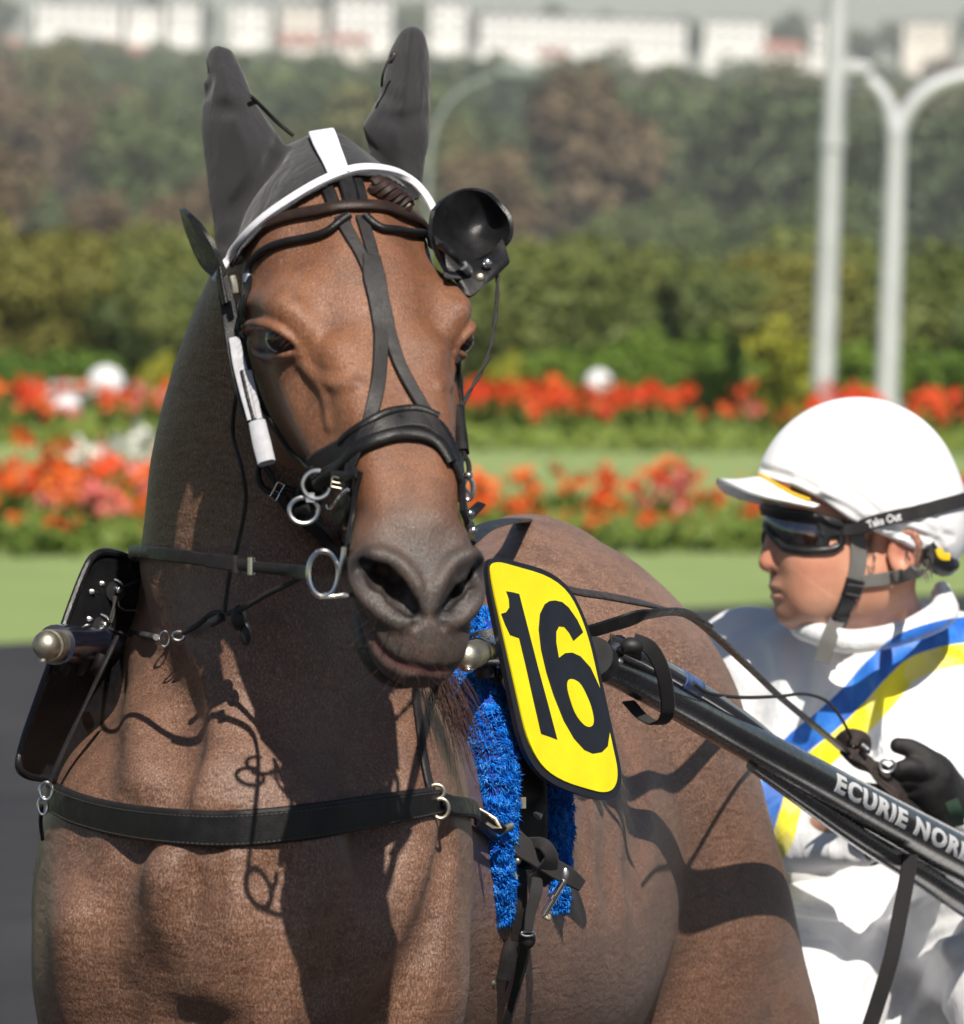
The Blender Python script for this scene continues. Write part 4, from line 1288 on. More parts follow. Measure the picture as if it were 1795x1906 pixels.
sstrap('girth_strap', [(898, 1790, 8.690), (882, 1830, 8.690), (862, 1890, 8.700), (850, 1950, 8.710)], [24, 24], LEATHER_WORN)
sstrap('girth_strap', [(975, 1700, 8.710), (972, 1780, 8.720), (945, 1870, 8.730), (925, 1950, 8.740)], [26, 28], LEATHER)
sstrap('girth_sleeve', [(955, 1752, 8.675), (946, 1785, 8.675), (937, 1822, 8.678)], [30, 32, 30], LEATHER_WORN, .010)
sstrap('webbing_strap', [(952, 1545, 8.670), (972, 1575, 8.655), (995, 1590, 8.650), (1030, 1615, 8.650), (1060, 1632, 8.650), (1083, 1648, 8.660)], [26, 42, 40, 36, 34, 24], WEB, .004)
sstrap('webbing_strap', [(985, 1568, 8.660), (1012, 1572, 8.640), (1026, 1594, 8.640), (1018, 1620, 8.650), (1000, 1640, 8.660)], [20, 24, 26, 40, 38], WEB, .004)
sstrap('webbing_strap', [(1000, 1634, 8.655), (998, 1660, 8.650), (988, 1700, 8.650), (984, 1732, 8.650)], [20, 24, 20, 16], WEB, .003)
sstrap('webbing_strap', [(1000, 1520, 8.700), (1008, 1500, 8.720), (1012, 1490, 8.730)], [18, 18], WEB, .004)
sstrap('tie_end', [(960, 1600, 8.680), (975, 1605, 8.670), (990, 1605, 8.660)], [24, 28], LEATHER, .006)
MB().tube(spline([W(1050, 1640, 8.630), W(1036, 1663, 8.630), W(1012, 1704, 8.630)], 8), .0036, 10).tube([W(1031, 1666, 8.630), W(1027, 1673, 8.630)], .0056).build('chrome_lever', STEEL, sad)
MB().tube(spline([W(1012, 1704, 8.630), W(1022, 1710, 8.630), W(1021, 1702, 8.630)], 8), .0026, 8).build('lever_hook', BRASSY, sad)
MB().ball(W(983, 1748, 8.665), (.0085, .008, .0105)).build('knob', RUBBER, sad)
ring('knob_band', W(983, 1738, 8.655), 12, 4, 3.0, STEEL, sad)
MB().tube(spline([W(963, 1600, 8.660), W(958, 1618, 8.660), W(962, 1636, 8.660)], 8), .0016, 8).ball(W(964, 1602, 8.655), .0040).build('brass_pin', BRASSY, sad)
MB().tube(spline([W(892, 1826, 8.675), W(904, 1828, 8.675), W(918, 1829, 8.675)], 8), .0032, 8).ball(W(893, 1828, 8.672), .0046).ball(W(915, 1829, 8.672), .0046).build('brass_pin', BRASSY, sad)
MB().tube(spline([W(894, 1832, 8.678), W(882, 1858, 8.678), W(868, 1880, 8.680)], 8), .0030, 8).build('girth_hook', BRASSY, sad)
MB().box(W(972, 1494, 8.710), .0042, .003, .006, [_rt, _fw, _up]).build('steel_stud', STEEL, sad)
MB().ball(W(1052, 1628, 8.630), (.004, .003, .008)).build('steel_stud', ALU, sad)

# ------------------------------------------------------------ number plates
PL_Y = NT('yellow_plate'); c = PL_Y.co()
smd = PL_Y.math('MULTIPLY', PL_Y.ramp(PL_Y.noise(PL_Y.co('Object', (1, 1, .35)), 38, 5, .7), [(.62, 0), (.78, 1)]), .22)
PL_Y.set(Base_Color=PL_Y.mix(smd, PL_Y.ramp(PL_Y.noise(c, 25, 5), [(.3, (.84, .69, .004)), (.7, (.93, .80, .006))]), (.45, .36, .10)))
PL_Y.put(PL_Y.b.inputs['Roughness'], PL_Y.ramp(PL_Y.noise(c, 60, 4), [(.3, .24), (.7, .42)]))
PL_Y.bump(PL_Y.noise(c, 14, 2), .0006, .5)
PL_Y = PL_Y.m
PL_K = simple('plate_black', (.010, .011, .018), .34, 0, .2, 40)
PX0, PD0 = np.array([1030, 1260]), 8.70
PK = .00085
def plate_pt(px, py, off=0.0):
    """a point of the plate plane (it stands parallel to the shaft and recedes to the right), lifted off metres along its normal"""
    return W(px, py, PD0 + (px - PX0[0]) * PK + (py - PX0[1]) * -.00010) + PLN * off
PLN = np.zeros(3)
_a, _b, _c = plate_pt(930, 1260), plate_pt(1130, 1260), plate_pt(1030, 1460)
PLN = nrm(np.cross(_b - _a, _c - _a)); PLN = PLN if PLN @ _fw < 0 else -PLN


def flat(name, pts, mat, parent, off, th, n=None, closed_spline=False):
    p = np.array(pts, float)
    if closed_spline:
        p = spline(np.vstack([p[-2:], p, p[:3]]), n or 120); 
        q = np.array(pts, float)
        i0 = np.argmin(np.linalg.norm(p[:60] - q[0], axis=1)); i1 = len(p) - 60 + np.argmin(np.linalg.norm(p[-60:] - q[0], axis=1)); p = p[i0:i1]
    A = [plate_pt(x, y, off + th / 2) for x, y in p]; Bk = [plate_pt(x, y, off - th / 2) for x, y in p]; m = len(p)
    fc = [tuple(range(m)), tuple(range(2 * m - 1, m - 1, -1))] + [(i, i + m, (i + 1) % m + m, (i + 1) % m) for i in range(m)]
    mb = MB().add(np.array(A + Bk), fc)
    o = mb.build(name, mat, parent, smooth=False)
    return o


def round_poly(pts, rad, k=7):
    out = []; m = len(pts); P = np.array(pts, float)
    for i in range(m):
        a, b, c_ = P[i - 1], P[i], P[(i + 1) % m]; r_ = rad[i] if np.ndim(rad) else rad
        u, v = nrm(a - b), nrm(c_ - b); ra = min(r_, np.linalg.norm(a - b) * .48); rb = min(r_, np.linalg.norm(c_ - b) * .48)
        for t_ in np.linspace(0, 1, k):
            out.append((1 - t_) ** 2 * (b + u * ra) + 2 * t_ * (1 - t_) * b + t_ ** 2 * (b + v * rb))
    return out


nplate = empty('number_plate', plate_pt(1030, 1260), 'tilted yellow number plate reading 16 with a black rim, fixed to the sulky shaft', 'number plate')
ob = [(908, 1032), (1046, 1068), (1096, 1160), (1160, 1452), (1140, 1496), (1020, 1462), (972, 1400), (906, 1080)]
flat('plate_rim', round_poly(ob, [34, 60, 70, 40, 34, 60, 60, 50]), PL_K, nplate, -.002, .006)
ib = [(909, 1041), (1043, 1079), (1088, 1165), (1150, 1448), (1131, 1480), (1026, 1450), (982, 1394), (912, 1084)]
flat('plate_face', round_poly(ib, [30, 56, 66, 36, 30, 54, 56, 46]), PL_Y, nplate, .0016, .0024)
flat('digit', [(938, 1101), (951, 1103), (962, 1106), (980, 1176), (998, 1246), (1016, 1312), (1033, 1377), (1018, 1371), (1003, 1366), (986, 1292), (974, 1238), (962, 1188), (945, 1182), (936, 1163), (928.5, 1143), (938, 1140), (944, 1131), (943, 1115)], PL_K, nplate, .0031, .0006)
flat('digit', [(1029, 1118), (1042, 1121), (1054, 1131), (1070, 1154), (1081, 1177), (1063, 1193), (1055, 1178), (1046, 1167), (1036, 1166), (1031, 1176), (1031, 1196), (1036, 1225), (1048, 1216), (1061, 1215), (1076, 1222), (1095, 1243), (1113, 1282), (1126, 1325), (1131, 1362), (1127, 1389), (1116, 1400), (1099, 1403), (1083, 1396), (1064, 1375), (1045, 1342), (1026, 1294), (1013, 1253), (1003, 1210), (998.5, 1172), (1001, 1143), (1010, 1125), (1019, 1119)], PL_K, nplate, .0031, .0006)
flat('digit_counter', round_poly([(1055, 1262), (1075, 1270), (1094, 1310), (1101, 1340), (1098, 1353), (1085, 1354), (1066, 1332), (1053, 1293), (1050, 1274)], 16, 4), PL_Y, nplate, .0037, .0005)
for x, y in ((1001, 1180),): pass

rplate = empty('number_plate', W(150, 1250, 8.36), 'black back of a plate at the left edge, with two steel studs and cords', 'number plate')
def rp_pt(px, py, off=0.0): return W(px, py, 8.33 + (px - 100) * .0007) + nrm(-_fw + _rt * .45) * off
def flat2(name, p, mat, off, th):
    m = len(p); A = [rp_pt(x, y, off + th / 2) for x, y in p]; Bk = [rp_pt(x, y, off - th / 2) for x, y in p]
    fc = [tuple(range(m)), tuple(range(2 * m - 1, m - 1, -1))] + [(i, i + m, (i + 1) % m + m, (i + 1) % m) for i in range(m)]
    return MB().add(np.array(A + Bk), fc).build(name, mat, rplate, smooth=False)
rb = round_poly([(180, 1018), (280, 1052), (330, 1140), (330, 1400), (250, 1470), (28, 1442), (42, 1380), (150, 1074)], [46, 50, 60, 60, 60, 36, 40, 80], 9)
flat2('plate_back', rb, PATENT, 0, .005)
rb2 = [np.array(q) for q in rb]
MB().tube([rp_pt(x, y, .002) for x, y in rb2], .0042, 8, True).build('plate_rim', PATENT, rplate)
for x, y in ((212, 1098), (187, 1163)):
    MB().tube([rp_pt(x - 3, y + 3, .003), rp_pt(x - 3, y + 3, .010)], .0105, 14).build('stud_washer', RUBBER, rplate)
    MB().ball(rp_pt(x, y, .013), .0042).build('stud', STEEL, rplate)
    cordline('stud_tag', [rp_pt(x - 6, y - 20, .010), rp_pt(x + 3, y - 14, .016), rp_pt(x + 7, y - 5, .016)], 2.2, ALU, rplate)
cordline('elastic_cord', [rp_pt(214, 1094, .016), rp_pt(235, 1086, .018), rp_pt(262, 1076, .018)], 4, CORD, rplate, twist=True)
cordline('elastic_cord', [rp_pt(206, 1110, .012), rp_pt(202, 1135, .014), rp_pt(196, 1160, .014)], 4.5, CORD, rplate, twist=True)
cordline('elastic_cord', [rp_pt(188, 1168, .014), rp_pt(220, 1180, .02), rp_pt(246, 1184, .02)], 3.5, CORD, rplate)
cordline('wire_loop', [rp_pt(214, 1118, .01), rp_pt(214, 1128, .012), rp_pt(225, 1135, .012), rp_pt(244, 1136, .012)], 2, ALU, rplate)
for x, y in ((168, 1101), (187, 1086), (163, 1152)): MB().ball(rp_pt(x, y, .003), (.0045, .002, .003)).build('rivet', ALU, rplate)

# ------------------------------------------------------------ the sulky
CARBON = NT('black_shaft'); c = CARBON.co()
CARBON.set(Base_Color=CARBON.ramp(CARBON.noise(c, 8, 3), [(.3, (.008, .009, .014)), (.7, (.014, .015, .022))]))
scr = CARBON.ramp(CARBON.noise(CARBON.co('Object', (3, 1, 3)), 30, 5, .7), [(.68, 0), (.74, 1)])
CARBON.set(Base_Color=CARBON.mix(CARBON.math('MULTIPLY', scr, .12), CARBON.ramp(CARBON.noise(c, 8, 3), [(.3, (.007, .008, .012)), (.7, (.013, .014, .020))]), (.30, .31, .33)))
CARBON.put(CARBON.b.inputs['Roughness'], CARBON.ramp(CARBON.noise(c, 70, 4), [(.3, .20), (.8, .42)]))
CARBON.b.inputs['Coat Weight'].default_value = .5; CARBON.b.inputs['Coat Roughness'].default_value = .12
CARBON = CARBON.m
DECAL = simple('white_lettering', (.78, .78, .80), .4, 0, .03, 60)
CHROME = simple('blue_black_enamel', (.012, .016, .035), .14, 0, .2, 30, 0, 200, .7, 1.0)
sulky = empty('sulky', (W(1700, 1700, 11.0)[0], 11.0, 0), 'black racing sulky with long tubular shafts lettered in white, hitched to the horse', 'sulky')
LP = spline(np.array([W(888, 1214, 8.60), W(940, 1216, 8.71), W(1030, 1218, 8.84), W(1120, 1238, 8.98), W(1220, 1286, 9.14), W(1340, 1352, 9.38), W(1480, 1428, 9.62), W(1640, 1515, 9.92), W(1800, 1602, 10.24), W(1960, 1690, 10.6), W(2080, 1760, 10.95)]), 90)
LR = np.interp(np.linspace(0, 1, 90), [0, .22, .4, .55, .75, 1], [.0160, .0175, .0205, .0232, .0290, .031])
MB().tube(LP, LR, 22).build('shaft', CARBON, sulky)
MB().ball(W(870, 1222, 8.56), (.0160, .0165, .0160), 18, 12).tube([W(872, 1221, 8.565), W(892, 1214, 8.61)], .0148, 14).build('shaft_tip', BRASSY, sulky)
MB().ball(W(872, 1246, 8.55), (.006, .006, .0035)).build('tip_bolt', STEEL, sulky)
ring('shaft_collar', W(905, 1215, 8.62), 10, 28, 3, RUBBER, sulky)
TP = spline(np.array([W(1150, 1203, 8.97), W(1190, 1222, 9.04), W(1260, 1262, 9.18), W(1330, 1304, 9.32), W(1400, 1352, 9.47), W(1440, 1384, 9.55)]), 40)
MB().tube(TP, np.linspace(.0130, .009, 40), 16).build('hitch_arm', CHROME, sulky)
SK_BLUE = simple('worn_blue_sticker', (.06, .11, .28), .4, 0, .6, 60)
MB().tube(TP[15:20], .0125, 16).build('sticker', SK_BLUE, sulky)
UP_ = spline(np.array([W(1400, 1425, 9.50), W(1500, 1492, 9.7), W(1620, 1572, 9.92), W(1720, 1632, 10.12), W(1800, 1684, 10.27), W(1960, 1780, 10.6)]), 50)
MB().tube(UP_, np.interp(np.linspace(0, 1, 50), [0, .3, 1], [.007, .0125, .018]), 16).build('lower_stay', CARBON, sulky)
# lettering wrapped round the shaft
def text_mesh(body, size, bold=.0, shear=0.0, spacing=1.0):
    cu = bpy.data.curves.new('lettering', 'FONT'); cu.body = body; cu.size = size; cu.offset = bold; cu.shear = shear; cu.space_character = spacing; cu.resolution_u = 3
    ob_ = bpy.data.objects.new('lettering', cu); COL.objects.link(ob_); dg = bpy.context.evaluated_depsgraph_get(); me = bpy.data.meshes.new_from_object(ob_.evaluated_get(dg))
    bm = bmesh.new(); bm.from_mesh(me); bmesh.ops.triangulate(bm, faces=bm.faces)
    for _ in range(2):
        es = [e for e in bm.edges if e.calc_length() > size * .13]
        if es: bmesh.ops.subdivide_edges(bm, edges=es, cuts=2, use_grid_fill=False); bmesh.ops.triangulate(bm, faces=bm.faces)
    V_ = np.array([v.co[:2] for v in bm.verts]); Fc_ = [tuple(v.index for v in f.verts) for f in bm.faces]; bm.free()
    bpy.data.objects.remove(ob_); bpy.data.curves.remove(cu)
    return V_, Fc_


Vt, Ft = text_mesh('ECURIE NORD', .05, .0021, 0, 1.18)
Vt[:, 1] *= .60
LS = np.r_[0, np.cumsum(np.linalg.norm(np.diff(LP, axis=0), axis=1))]
pxL = project(LP)[0]
s_start = np.interp(1524, pxL, LS); s_end = np.interp(1774, pxL, LS)
Vt[:, 0] *= (s_end - s_start) / (Vt[:, 0].max())
TT = np.gradient(LP, axis=0)
out = []
for x, y in Vt:
    s_ = s_start + x; c_ = np.array([np.interp(s_, LS, LP[:, j]) for j in range(3)]); t_ = nrm([np.interp(s_, LS, TT[:, j]) for j in range(3)]); r_ = np.interp(s_, LS, LR) + .0005
    u_ = nrm(-_fw - t_ * (-_fw @ t_)); v_ = np.cross(t_, u_); v_ = v_ if v_[2] > 0 else -v_
    a = (y - .001) / r_ * 1.02
    out.append(c_ + (u_ * math.cos(a) + v_ * math.sin(a)) * r_)
lt = mesh_obj('lettering', out, Ft, DECAL, sulky, False)
so = lt.modifiers.new('thickness', 'SOLIDIFY'); so.thickness = .0004
# star glint sticker is left to the light; clamps and loops
MB().box(W(1165, 1205, 8.95), .022, .012, .008, [nrm(_rt * .8 - _up * .35 + _fw * .5), _fw, _up]).ball(W(1175, 1203, 8.94), (.014, .012, .010)).build('clamp', RUBBER, sulky, bevel=.002)
MB().tube([W(1138, 1208, 8.92), W(1150, 1201, 8.93)], .0035).ball(W(1150, 1231, 8.93), (.006, .006, .0045)).build('clamp_bolt', ALU, sulky)
wb = [W(1180, 1192, 8.98), W(1210, 1206, 8.99), W(1232, 1245, 9.01), W(1243, 1300, 9.04), W(1240, 1335, 9.06), W(1222, 1347, 9.08), W(1196, 1334, 9.10), W(1170, 1306, 9.12)]
Pw = spline(np.array(wb), 50)
MB().sweep(Pw, rr_profile(.0085, .003), np.cross(np.gradient(Pw, axis=0), nrm(_fw * .45 + _rt * .9))).build('webbing_loop', WEB, sulky)
for (x, y, d_, s_) in ((900, 1248, 8.64, .012), (930, 1255, 8.70, .013), (920, 1272, 8.68, .009)):
    MB().tube([W(x, y - 14, d_), W(x + 4, y + 14, d_)], s_ * .8, 12).build('clamp', RUBBER, sulky)
MB().ball(W(942, 1270, 8.67), (.005, .005, .008)).ball(W(928, 1238, 8.66), .004).build('clamp_bolt', ALU, sulky)
MB().tube([W(1104, 1222, 8.90), W(1116, 1234, 8.93)], .0225, 18).build('shaft_collar', RUBBER, sulky)
# right-hand shaft
RPt = spline(np.array([W(104, 1200, 8.22), W(160, 1199, 8.35), W(230, 1199, 8.5), W(300, 1215, 8.8), W(330, 1290, 9.4), W(330, 1420, 10.0), W(250, 1560, 10.5), W(150, 1720, 10.95)]), 60)
MB().tube(RPt, np.linspace(.0205, .028, 60), 20).build('shaft', CHROME, sulky)
MB().ball(W(88, 1201, 8.19), (.0150, .016, .0150), 18, 12).tube([W(90, 1201, 8.19), W(108, 1200, 8.23)], .0160, 16).build('shaft_tip', BRASSY, sulky)
MB().tube([W(79, 1226, 8.185), W(80, 1231, 8.185)], .0045, 12).build('tip_bolt', BRASSY, sulky)
for x in (128, 158, 186): MB().tube(spline([W(x + 4, 1218, 8.31), W(x - 2, 1236, 8.31), W(x - 10, 1250, 8.32)], 6), .0055, 10).build('clamp', RUBBER if x == 128 else LEATHER_WORN, sulky)
# seat, axle, wheels, foot rests (beyond the frame, so that the sulky stands on the ground)
sx, sy = W(1640, 1700, 10.98)[0], 11.0
MB().box((sx, sy + .12, .92), .20, .20, .035).build('seat', LEATHER, sulky, bevel=.02)
for s_ in (-1, 1):
    xe = sx + s_ * .20
    MB().tube([(xe, sy + .1, .90), (sx + s_ * .52, sy + .1, .62), (sx + s_ * .60, sy + .1, .36)], .018, 12).build('arch', CARBON, sulky)
    MB().tube([(sx + s_ * .60, sy + .1, .36), (sx + s_ * .74, sy + .1, .36)], .016, 12).build('axle', ALU, sulky)
    wm = MB(); a = np.arange(40) / 40 * 2 * math.pi
    wo = empty('wheel', (sx + s_ * .68, sy + .1, .36)); wo.parent = sulky; wo.matrix_parent_inverse = sulky.matrix_world.inverted()
    MB().tube([(sx + s_ * .68, sy + .1 + .335 * math.cos(t_), .36 + .335 * math.sin(t_)) for t_ in a], .022, 10, True).build('tyre', RUBBER, wo)
    sp = MB()
    for t_ in np.arange(18) / 18 * 2 * math.pi: sp.tube([(sx + s_ * .68, sy + .1, .36), (sx + s_ * .68, sy + .1 + .32 * math.cos(t_), .36 + .32 * math.sin(t_))], .002, 6)
    sp.build('spokes', ALU, wo)
    tip = LP[-1] if s_ > 0 else RPt[-1]
    MB().tube(spline([tip, (sx + s_ * .50, sy - .1, .72), (sx + s_ * .52, sy + .1, .62)], 16), .024, 12).build('shaft_stay', CARBON, sulky)
# hanging strap under the shaft
hp = spline(np.array([W(1694, 1590, 10.0), W(1690, 1625, 10.0), W(1678, 1690, 10.0), W(1660, 1780, 10.0), W(1636, 1860, 10.01), W(1612, 1930, 10.02), W(1590, 1980, 10.03)]), 30)
hs_o = MB().sweep(hp, rr_profile(.0100, .004), nrm(-_fw + _rt * .2)).build('hanging_strap', WEB); tag(hs_o, 'dark webbing strap hanging from the lettered shaft in front of the white trousers', 'strap')
# long driving reins to the hand
lr = empty('driving_rein', W(1300, 1150, 9.3), 'long flat brown-black reins running over the croup to the driver\'s gloved hands', 'rein')
def rein(name, pts, w, mat, up, n=50, th=.004):
    P = spline(np.array([W(*p) for p in pts]), n); wv = np.interp(np.linspace(0, 1, n), np.linspace(0, 1, len(w)), w)
    return MB().sweep(P, np.stack([rr_profile(a / 2, th) for a in wv]), up).build(name, mat, lr)
REIN = simple('rein_leather', (.045, .034, .030), .42, 0, .4, 90, .0004, 400)
rein('rein_strap', [(990, 1068, 8.86), (1060, 1098, 8.93), (1130, 1110, 9.0), (1210, 1126, 9.1), (1285, 1150, 9.3), (1330, 1182, 9.45), (1390, 1238, 9.7), (1450, 1295, 9.92), (1510, 1345, 10.15), (1575, 1400, 10.4)], [.012, .014, .016, .016, .014, .014, .016, .018], REIN, nrm(-_fw + _up * .8))
rein('rein_strap', [(1060, 1180, 8.90), (1095, 1176, 8.93), (1150, 1160, 8.97), (1200, 1145, 9.0), (1270, 1140, 9.2), (1320, 1168, 9.42)], [.016, .016, .014, .012], LEATHER, nrm(-_fw - _up * .3))
rein('rein_strap', [(868, 1010, 8.9), (900, 984, 9.1), (935, 972, 9.4), (970, 968, 9.75), (985, 970, 9.95)], [.022, .022], LEATHER, nrm(-_fw + _up), 30)
wire = cordline('loose_cord', [W(1290, 1272, 9.0), W(1320, 1290, 9.2), W(1380, 1298, 9.5), W(1450, 1296, 9.8), W(1500, 1292, 10.0), W(1540, 1306, 10.15), W(1568, 1340, 10.3), W(1588, 1378, 10.4), W(1610, 1410, 10.45)], 4.0, CORD)
tag(wire, 'thin loose black cord looping from the shaft to the driver\'s hand', 'cord')
# ------------------------------------------------------------ the driver
PD = 10.86
PPM = PD / F
YW = R(14)
pf = nrm(-_rt * math.cos(YW) - _fw * math.sin(YW)); pl_ = nrm(_rt * math.sin(YW) - _fw * math.cos(YW)); pu = _up
PAX = np.array([pf, pl_, pu])


def Pp(px, py, l=0.0):
    """point on the driver's middle plane seen at px, py (before the sideways shift l towards his left)"""
    return W(px, py, PD - (1600 - px) * PPM * math.tan(YW)) + pl_ * l


SKF = Field()
SKF.ell(Pp(1612, 945), (.098, .076, .112), PAX, .02)
SKF.ell(Pp(1522, 1000), (.061, .067, .070), PAX, .03)
SKF.ell(Pp(1520, 1083), (.050, .058, .060), PAX, .05)
SKF.ell(Pp(1522, 1122), (.046, .053, .032), PAX, .03)
SKF.ell(Pp(1592, 1082), (.050, .066, .050), PAX, .03)
SKF.ell(Pp(1478, 1140), (.0235, .027, .0195), PAX, .016)
SKF.ell(Pp(1466, 1088), (.020, .030, .014), PAX, .012)
SKF.ell(Pp(1453, 1091), (.0140, .026, .0066), PAX, .004)
SKF.ell(Pp(1456, 1110), (.0150, .024, .0074), PAX, .004)
SKF.cone(Pp(1446, 975), Pp(1434, 1030), .0085, .0095, .014)
SKF.cone(Pp(1436, 1030), Pp(1430, 1047), .0105, .0125, .010)
for s_ in (1, -1):
    SKF.ell(Pp(1451, 1054, s_ * .0135), (.0125, .0075, .0085), PAX, .006)
    SKF.ell(Pp(1497, 1040, s_ * .040), (.026, .018, .020), PAX, .03)
    SKF.ell(Pp(1500, 1095, s_ * .034), (.024, .015, .026), PAX, .03)
    SKF.ell(Pp(1462, 968, s_ * .026), (.014, .028, .010), PAX, .014)
    SKF.ell(Pp(1452, 998, s_ * .033), (.014, .017, .010), PAX, .012, -1)
    SKF.ell(Pp(1462, 998, s_ * .031), (.011, .012, .0115), PAX, .003)
    SKF.chain([Pp(1455, 1046, s_ * .0185), Pp(1466, 1062, s_ * .027), Pp(1480, 1090, s_ * .037), Pp(1486, 1112, s_ * .040)], [.002, .0038, .0038, .0015], .008, -1, 14)
    SKF.chain([Pp(1433, 1101), Pp(1437, 1101, s_ * .010), Pp(1448, 1103, s_ * .021), Pp(1462, 1108, s_ * .030)], [.0013, .0013, .0012, .0008], .003, -1, 12)
    SKF.ell(Pp(1444, 1064, s_ * .008), (.006, .0035, .005), PAX, .003, -1)
    SKF.chain([Pp(1628, 1030, s_ * .074), Pp(1634, 1000, s_ * .082), Pp(1652, 988, s_ * .088), Pp(1670, 1004, s_ * .090), Pp(1672, 1030, s_ * .088), Pp(1660, 1054, s_ * .083), Pp(1646, 1072, s_ * .078)], [.004, .005, .0055, .0055, .005, .005, .0065], .005, 1, 20)
    SKF.ell(Pp(1650, 1030, s_ * .078), (.020, .006, .028), PAX, .006)
    SKF.ell(Pp(1644, 1036, s_ * .090), (.008, .010, .011), PAX, .006, -1)
for s_ in (1, -1):
    SKF.chain([Pp(1530, 1062, s_ * .058), Pp(1528, 1095, s_ * .058), Pp(1518, 1128, s_ * .052)], [.001, .0022, .001], .007, -1, 8)
SKF.cone(Pp(1612, 1080), W(1668, 1215, 10.97), .052, .058, .04)
SKF.ell(W(1650, 1340, 11.0), (.15, .08, .13), [_rt, _fw, pu], .03)
SKF.ell(W(1640, 1560, 11.0), (.13, .08, .13), [_rt, _fw, pu], .05)
ARM_L = [W(1890, 1235, 10.98), W(1985, 1520, 10.86), W(1800, 1500, 10.52)]
ARM_R = [W(1395, 1240, 11.08), W(1330, 1520, 10.92), W(1520, 1560, 10.62), W(1620, 1535, 10.46)]
LEG_L = [W(1740, 1700, 10.98), W(1850, 1800, 10.42), W(2010, 2380, 10.22)]
LEG_R = [W(1560, 1710, 10.98), W(1520, 1930, 10.5), W(1330, 2360, 10.24)]
for A_, r_ in ((ARM_L, .036), (ARM_R, .036)):
    for a, b in zip(A_[:-1], A_[1:]): SKF.cone(a, b, r_, r_ * .8, .03)
for A_ in (LEG_L, LEG_R):
    SKF.cone(A_[0], A_[1], .062, .046, .04); SKF.cone(A_[1], A_[2], .046, .036, .03)
Vp, Qp = SKF.mesh(axis_steps([(.25, .008), (.36, .0024), (.62, .009), (1.2, None)]), axis_steps([(10.0, .009), (10.68, .0026), (11.0, .008), (11.4, None)]), axis_steps([(.3, .011), (1.36, .0024), (1.70, None)]))
sk = NT('skin'); c = sk.co()
n1 = sk.noise(c, 22, 4, .6); n2 = sk.noise(c, 300, 3, .6); stub = sk.math('MULTIPLY', sk.ramp(sk.noise(c, 800, 2), [(.5, 0), (.62, 1)]), sk.attr('beard'))
base = sk.ramp(n1, [(.3, (.50, .232, .145)), (.7, (.64, .325, .215))])
base = sk.mix(sk.math('MULTIPLY', sk.attr('red'), .70), base, (.58, .18, .13))
base = sk.mix(sk.math('MULTIPLY', sk.attr('beard'), .30), base, (.30, .21, .18))
base = sk.mix(sk.math('MULTIPLY', stub, .5), base, (.16, .12, .10))
base = sk.mix(sk.math('MULTIPLY', sk.attr('lips'), .6), base, (.38, .12, .10))
sk.set(Base_Color=base, Roughness=.46); sk.b.inputs['Subsurface Weight'].default_value = .08; sk.b.inputs['Subsurface Radius'].default_value = (.004, .0015, .0008)
sk.bump(sk.math('ADD', n2, sk.math('MULTIPLY', sk.noise(c, 90, 3), .6)), .0006, .5)
def gsn(P, c_, r): return np.exp(-np.sum((P - c_) ** 2, 1) / r ** 2)
red = np.clip(gsn(Vp, Pp(1428, 1047), .016) + .6 * gsn(Vp, Pp(1500, 1050, .05), .03) + .8 * gsn(Vp, Pp(1655, 1020, .085), .03), 0, 1)
beard = np.clip(gsn(Vp, Pp(1465, 1140), .032) + gsn(Vp, Pp(1520, 1140, .045), .035) + .8 * gsn(Vp, Pp(1450, 1078), .014), 0, 1)
lips = np.clip(gsn(Vp, Pp(1447, 1094), .008) + gsn(Vp, Pp(1449, 1110), .008) + gsn(Vp, Pp(1456, 1110, .014), .007) + gsn(Vp, Pp(1454, 1095, .012), .006), 0, 1)
driver = empty('person', (W(1640, 1700, 10.98)[0], 11.05, .95), 'driver in white silks with a blue and yellow sash, white helmet and goggles', 'person')
mesh_obj('body', Vp, Qp, sk.m, driver, True, {'red': red, 'beard': beard, 'lips': lips})
BV_HORSE = BV
BV = BVHTree.FromPolygons([Vector(v) for v in Vp], [tuple(q) for q in Qp.tolist()])
BV_SKIN = BV
# short grey hair at the nape and temple
HAIR_GREY = simple('grey_hair', (.10, .085, .075), .6, 0, .4, 300)
hs_ = []
for i in range(700):
    x, y = RNG.uniform(1612, 1735), RNG.uniform(985, 1075)
    if 1628 < x < 1684: continue
    p, n_ = bvh_hit(x, y); hs_.append((p, n_))
strand_tuft('hair', [h[0] for h in hs_], lambda i, s0: [s0 - hs_[i][1] * .001, s0 + hs_[i][1] * .002 + np.array([.001, 0, -.003]), s0 + hs_[i][1] * .003 + np.array([.002, 0, -.008])], .00045, HAIR_GREY, driver)['kind'] = 'stuff'

# helmet with its cloth cover
HM = Field()
hc = Pp(1597, 932)
HM.ell(hc, (.1415, .102, .138), PAX, .02)
HM.ell(Pp(1690, 985), (.074, .086, .075), PAX, .04)
hcurve = np.array([(1300, 880), (1398, 888), (1440, 896), (1470, 904), (1530, 930), (1580, 966), (1625, 988), (1680, 1012), (1735, 1050), (1765, 1058), (1830, 1040)])
_f0 = list(HM.p)
def helm(P):
    d = np.full(len(P), 5.0); 
    for fn, c_, r_, op, k in _f0:
        x = fn(P); h = np.maximum(k - np.abs(d - x), 0) / k; d = np.minimum(d, x) - h * h * k * .25
    x, y, q = project(P)
    cut = (y - np.interp(x, hcurve[:, 0], hcurve[:, 1])) * PPM
    h = np.maximum(.012 - np.abs(d - cut), 0) / .012
    return np.maximum(d, cut) + h * h * .012 * .25
HM.p = []
HM.fun(helm, hc, .24, 1, .001)
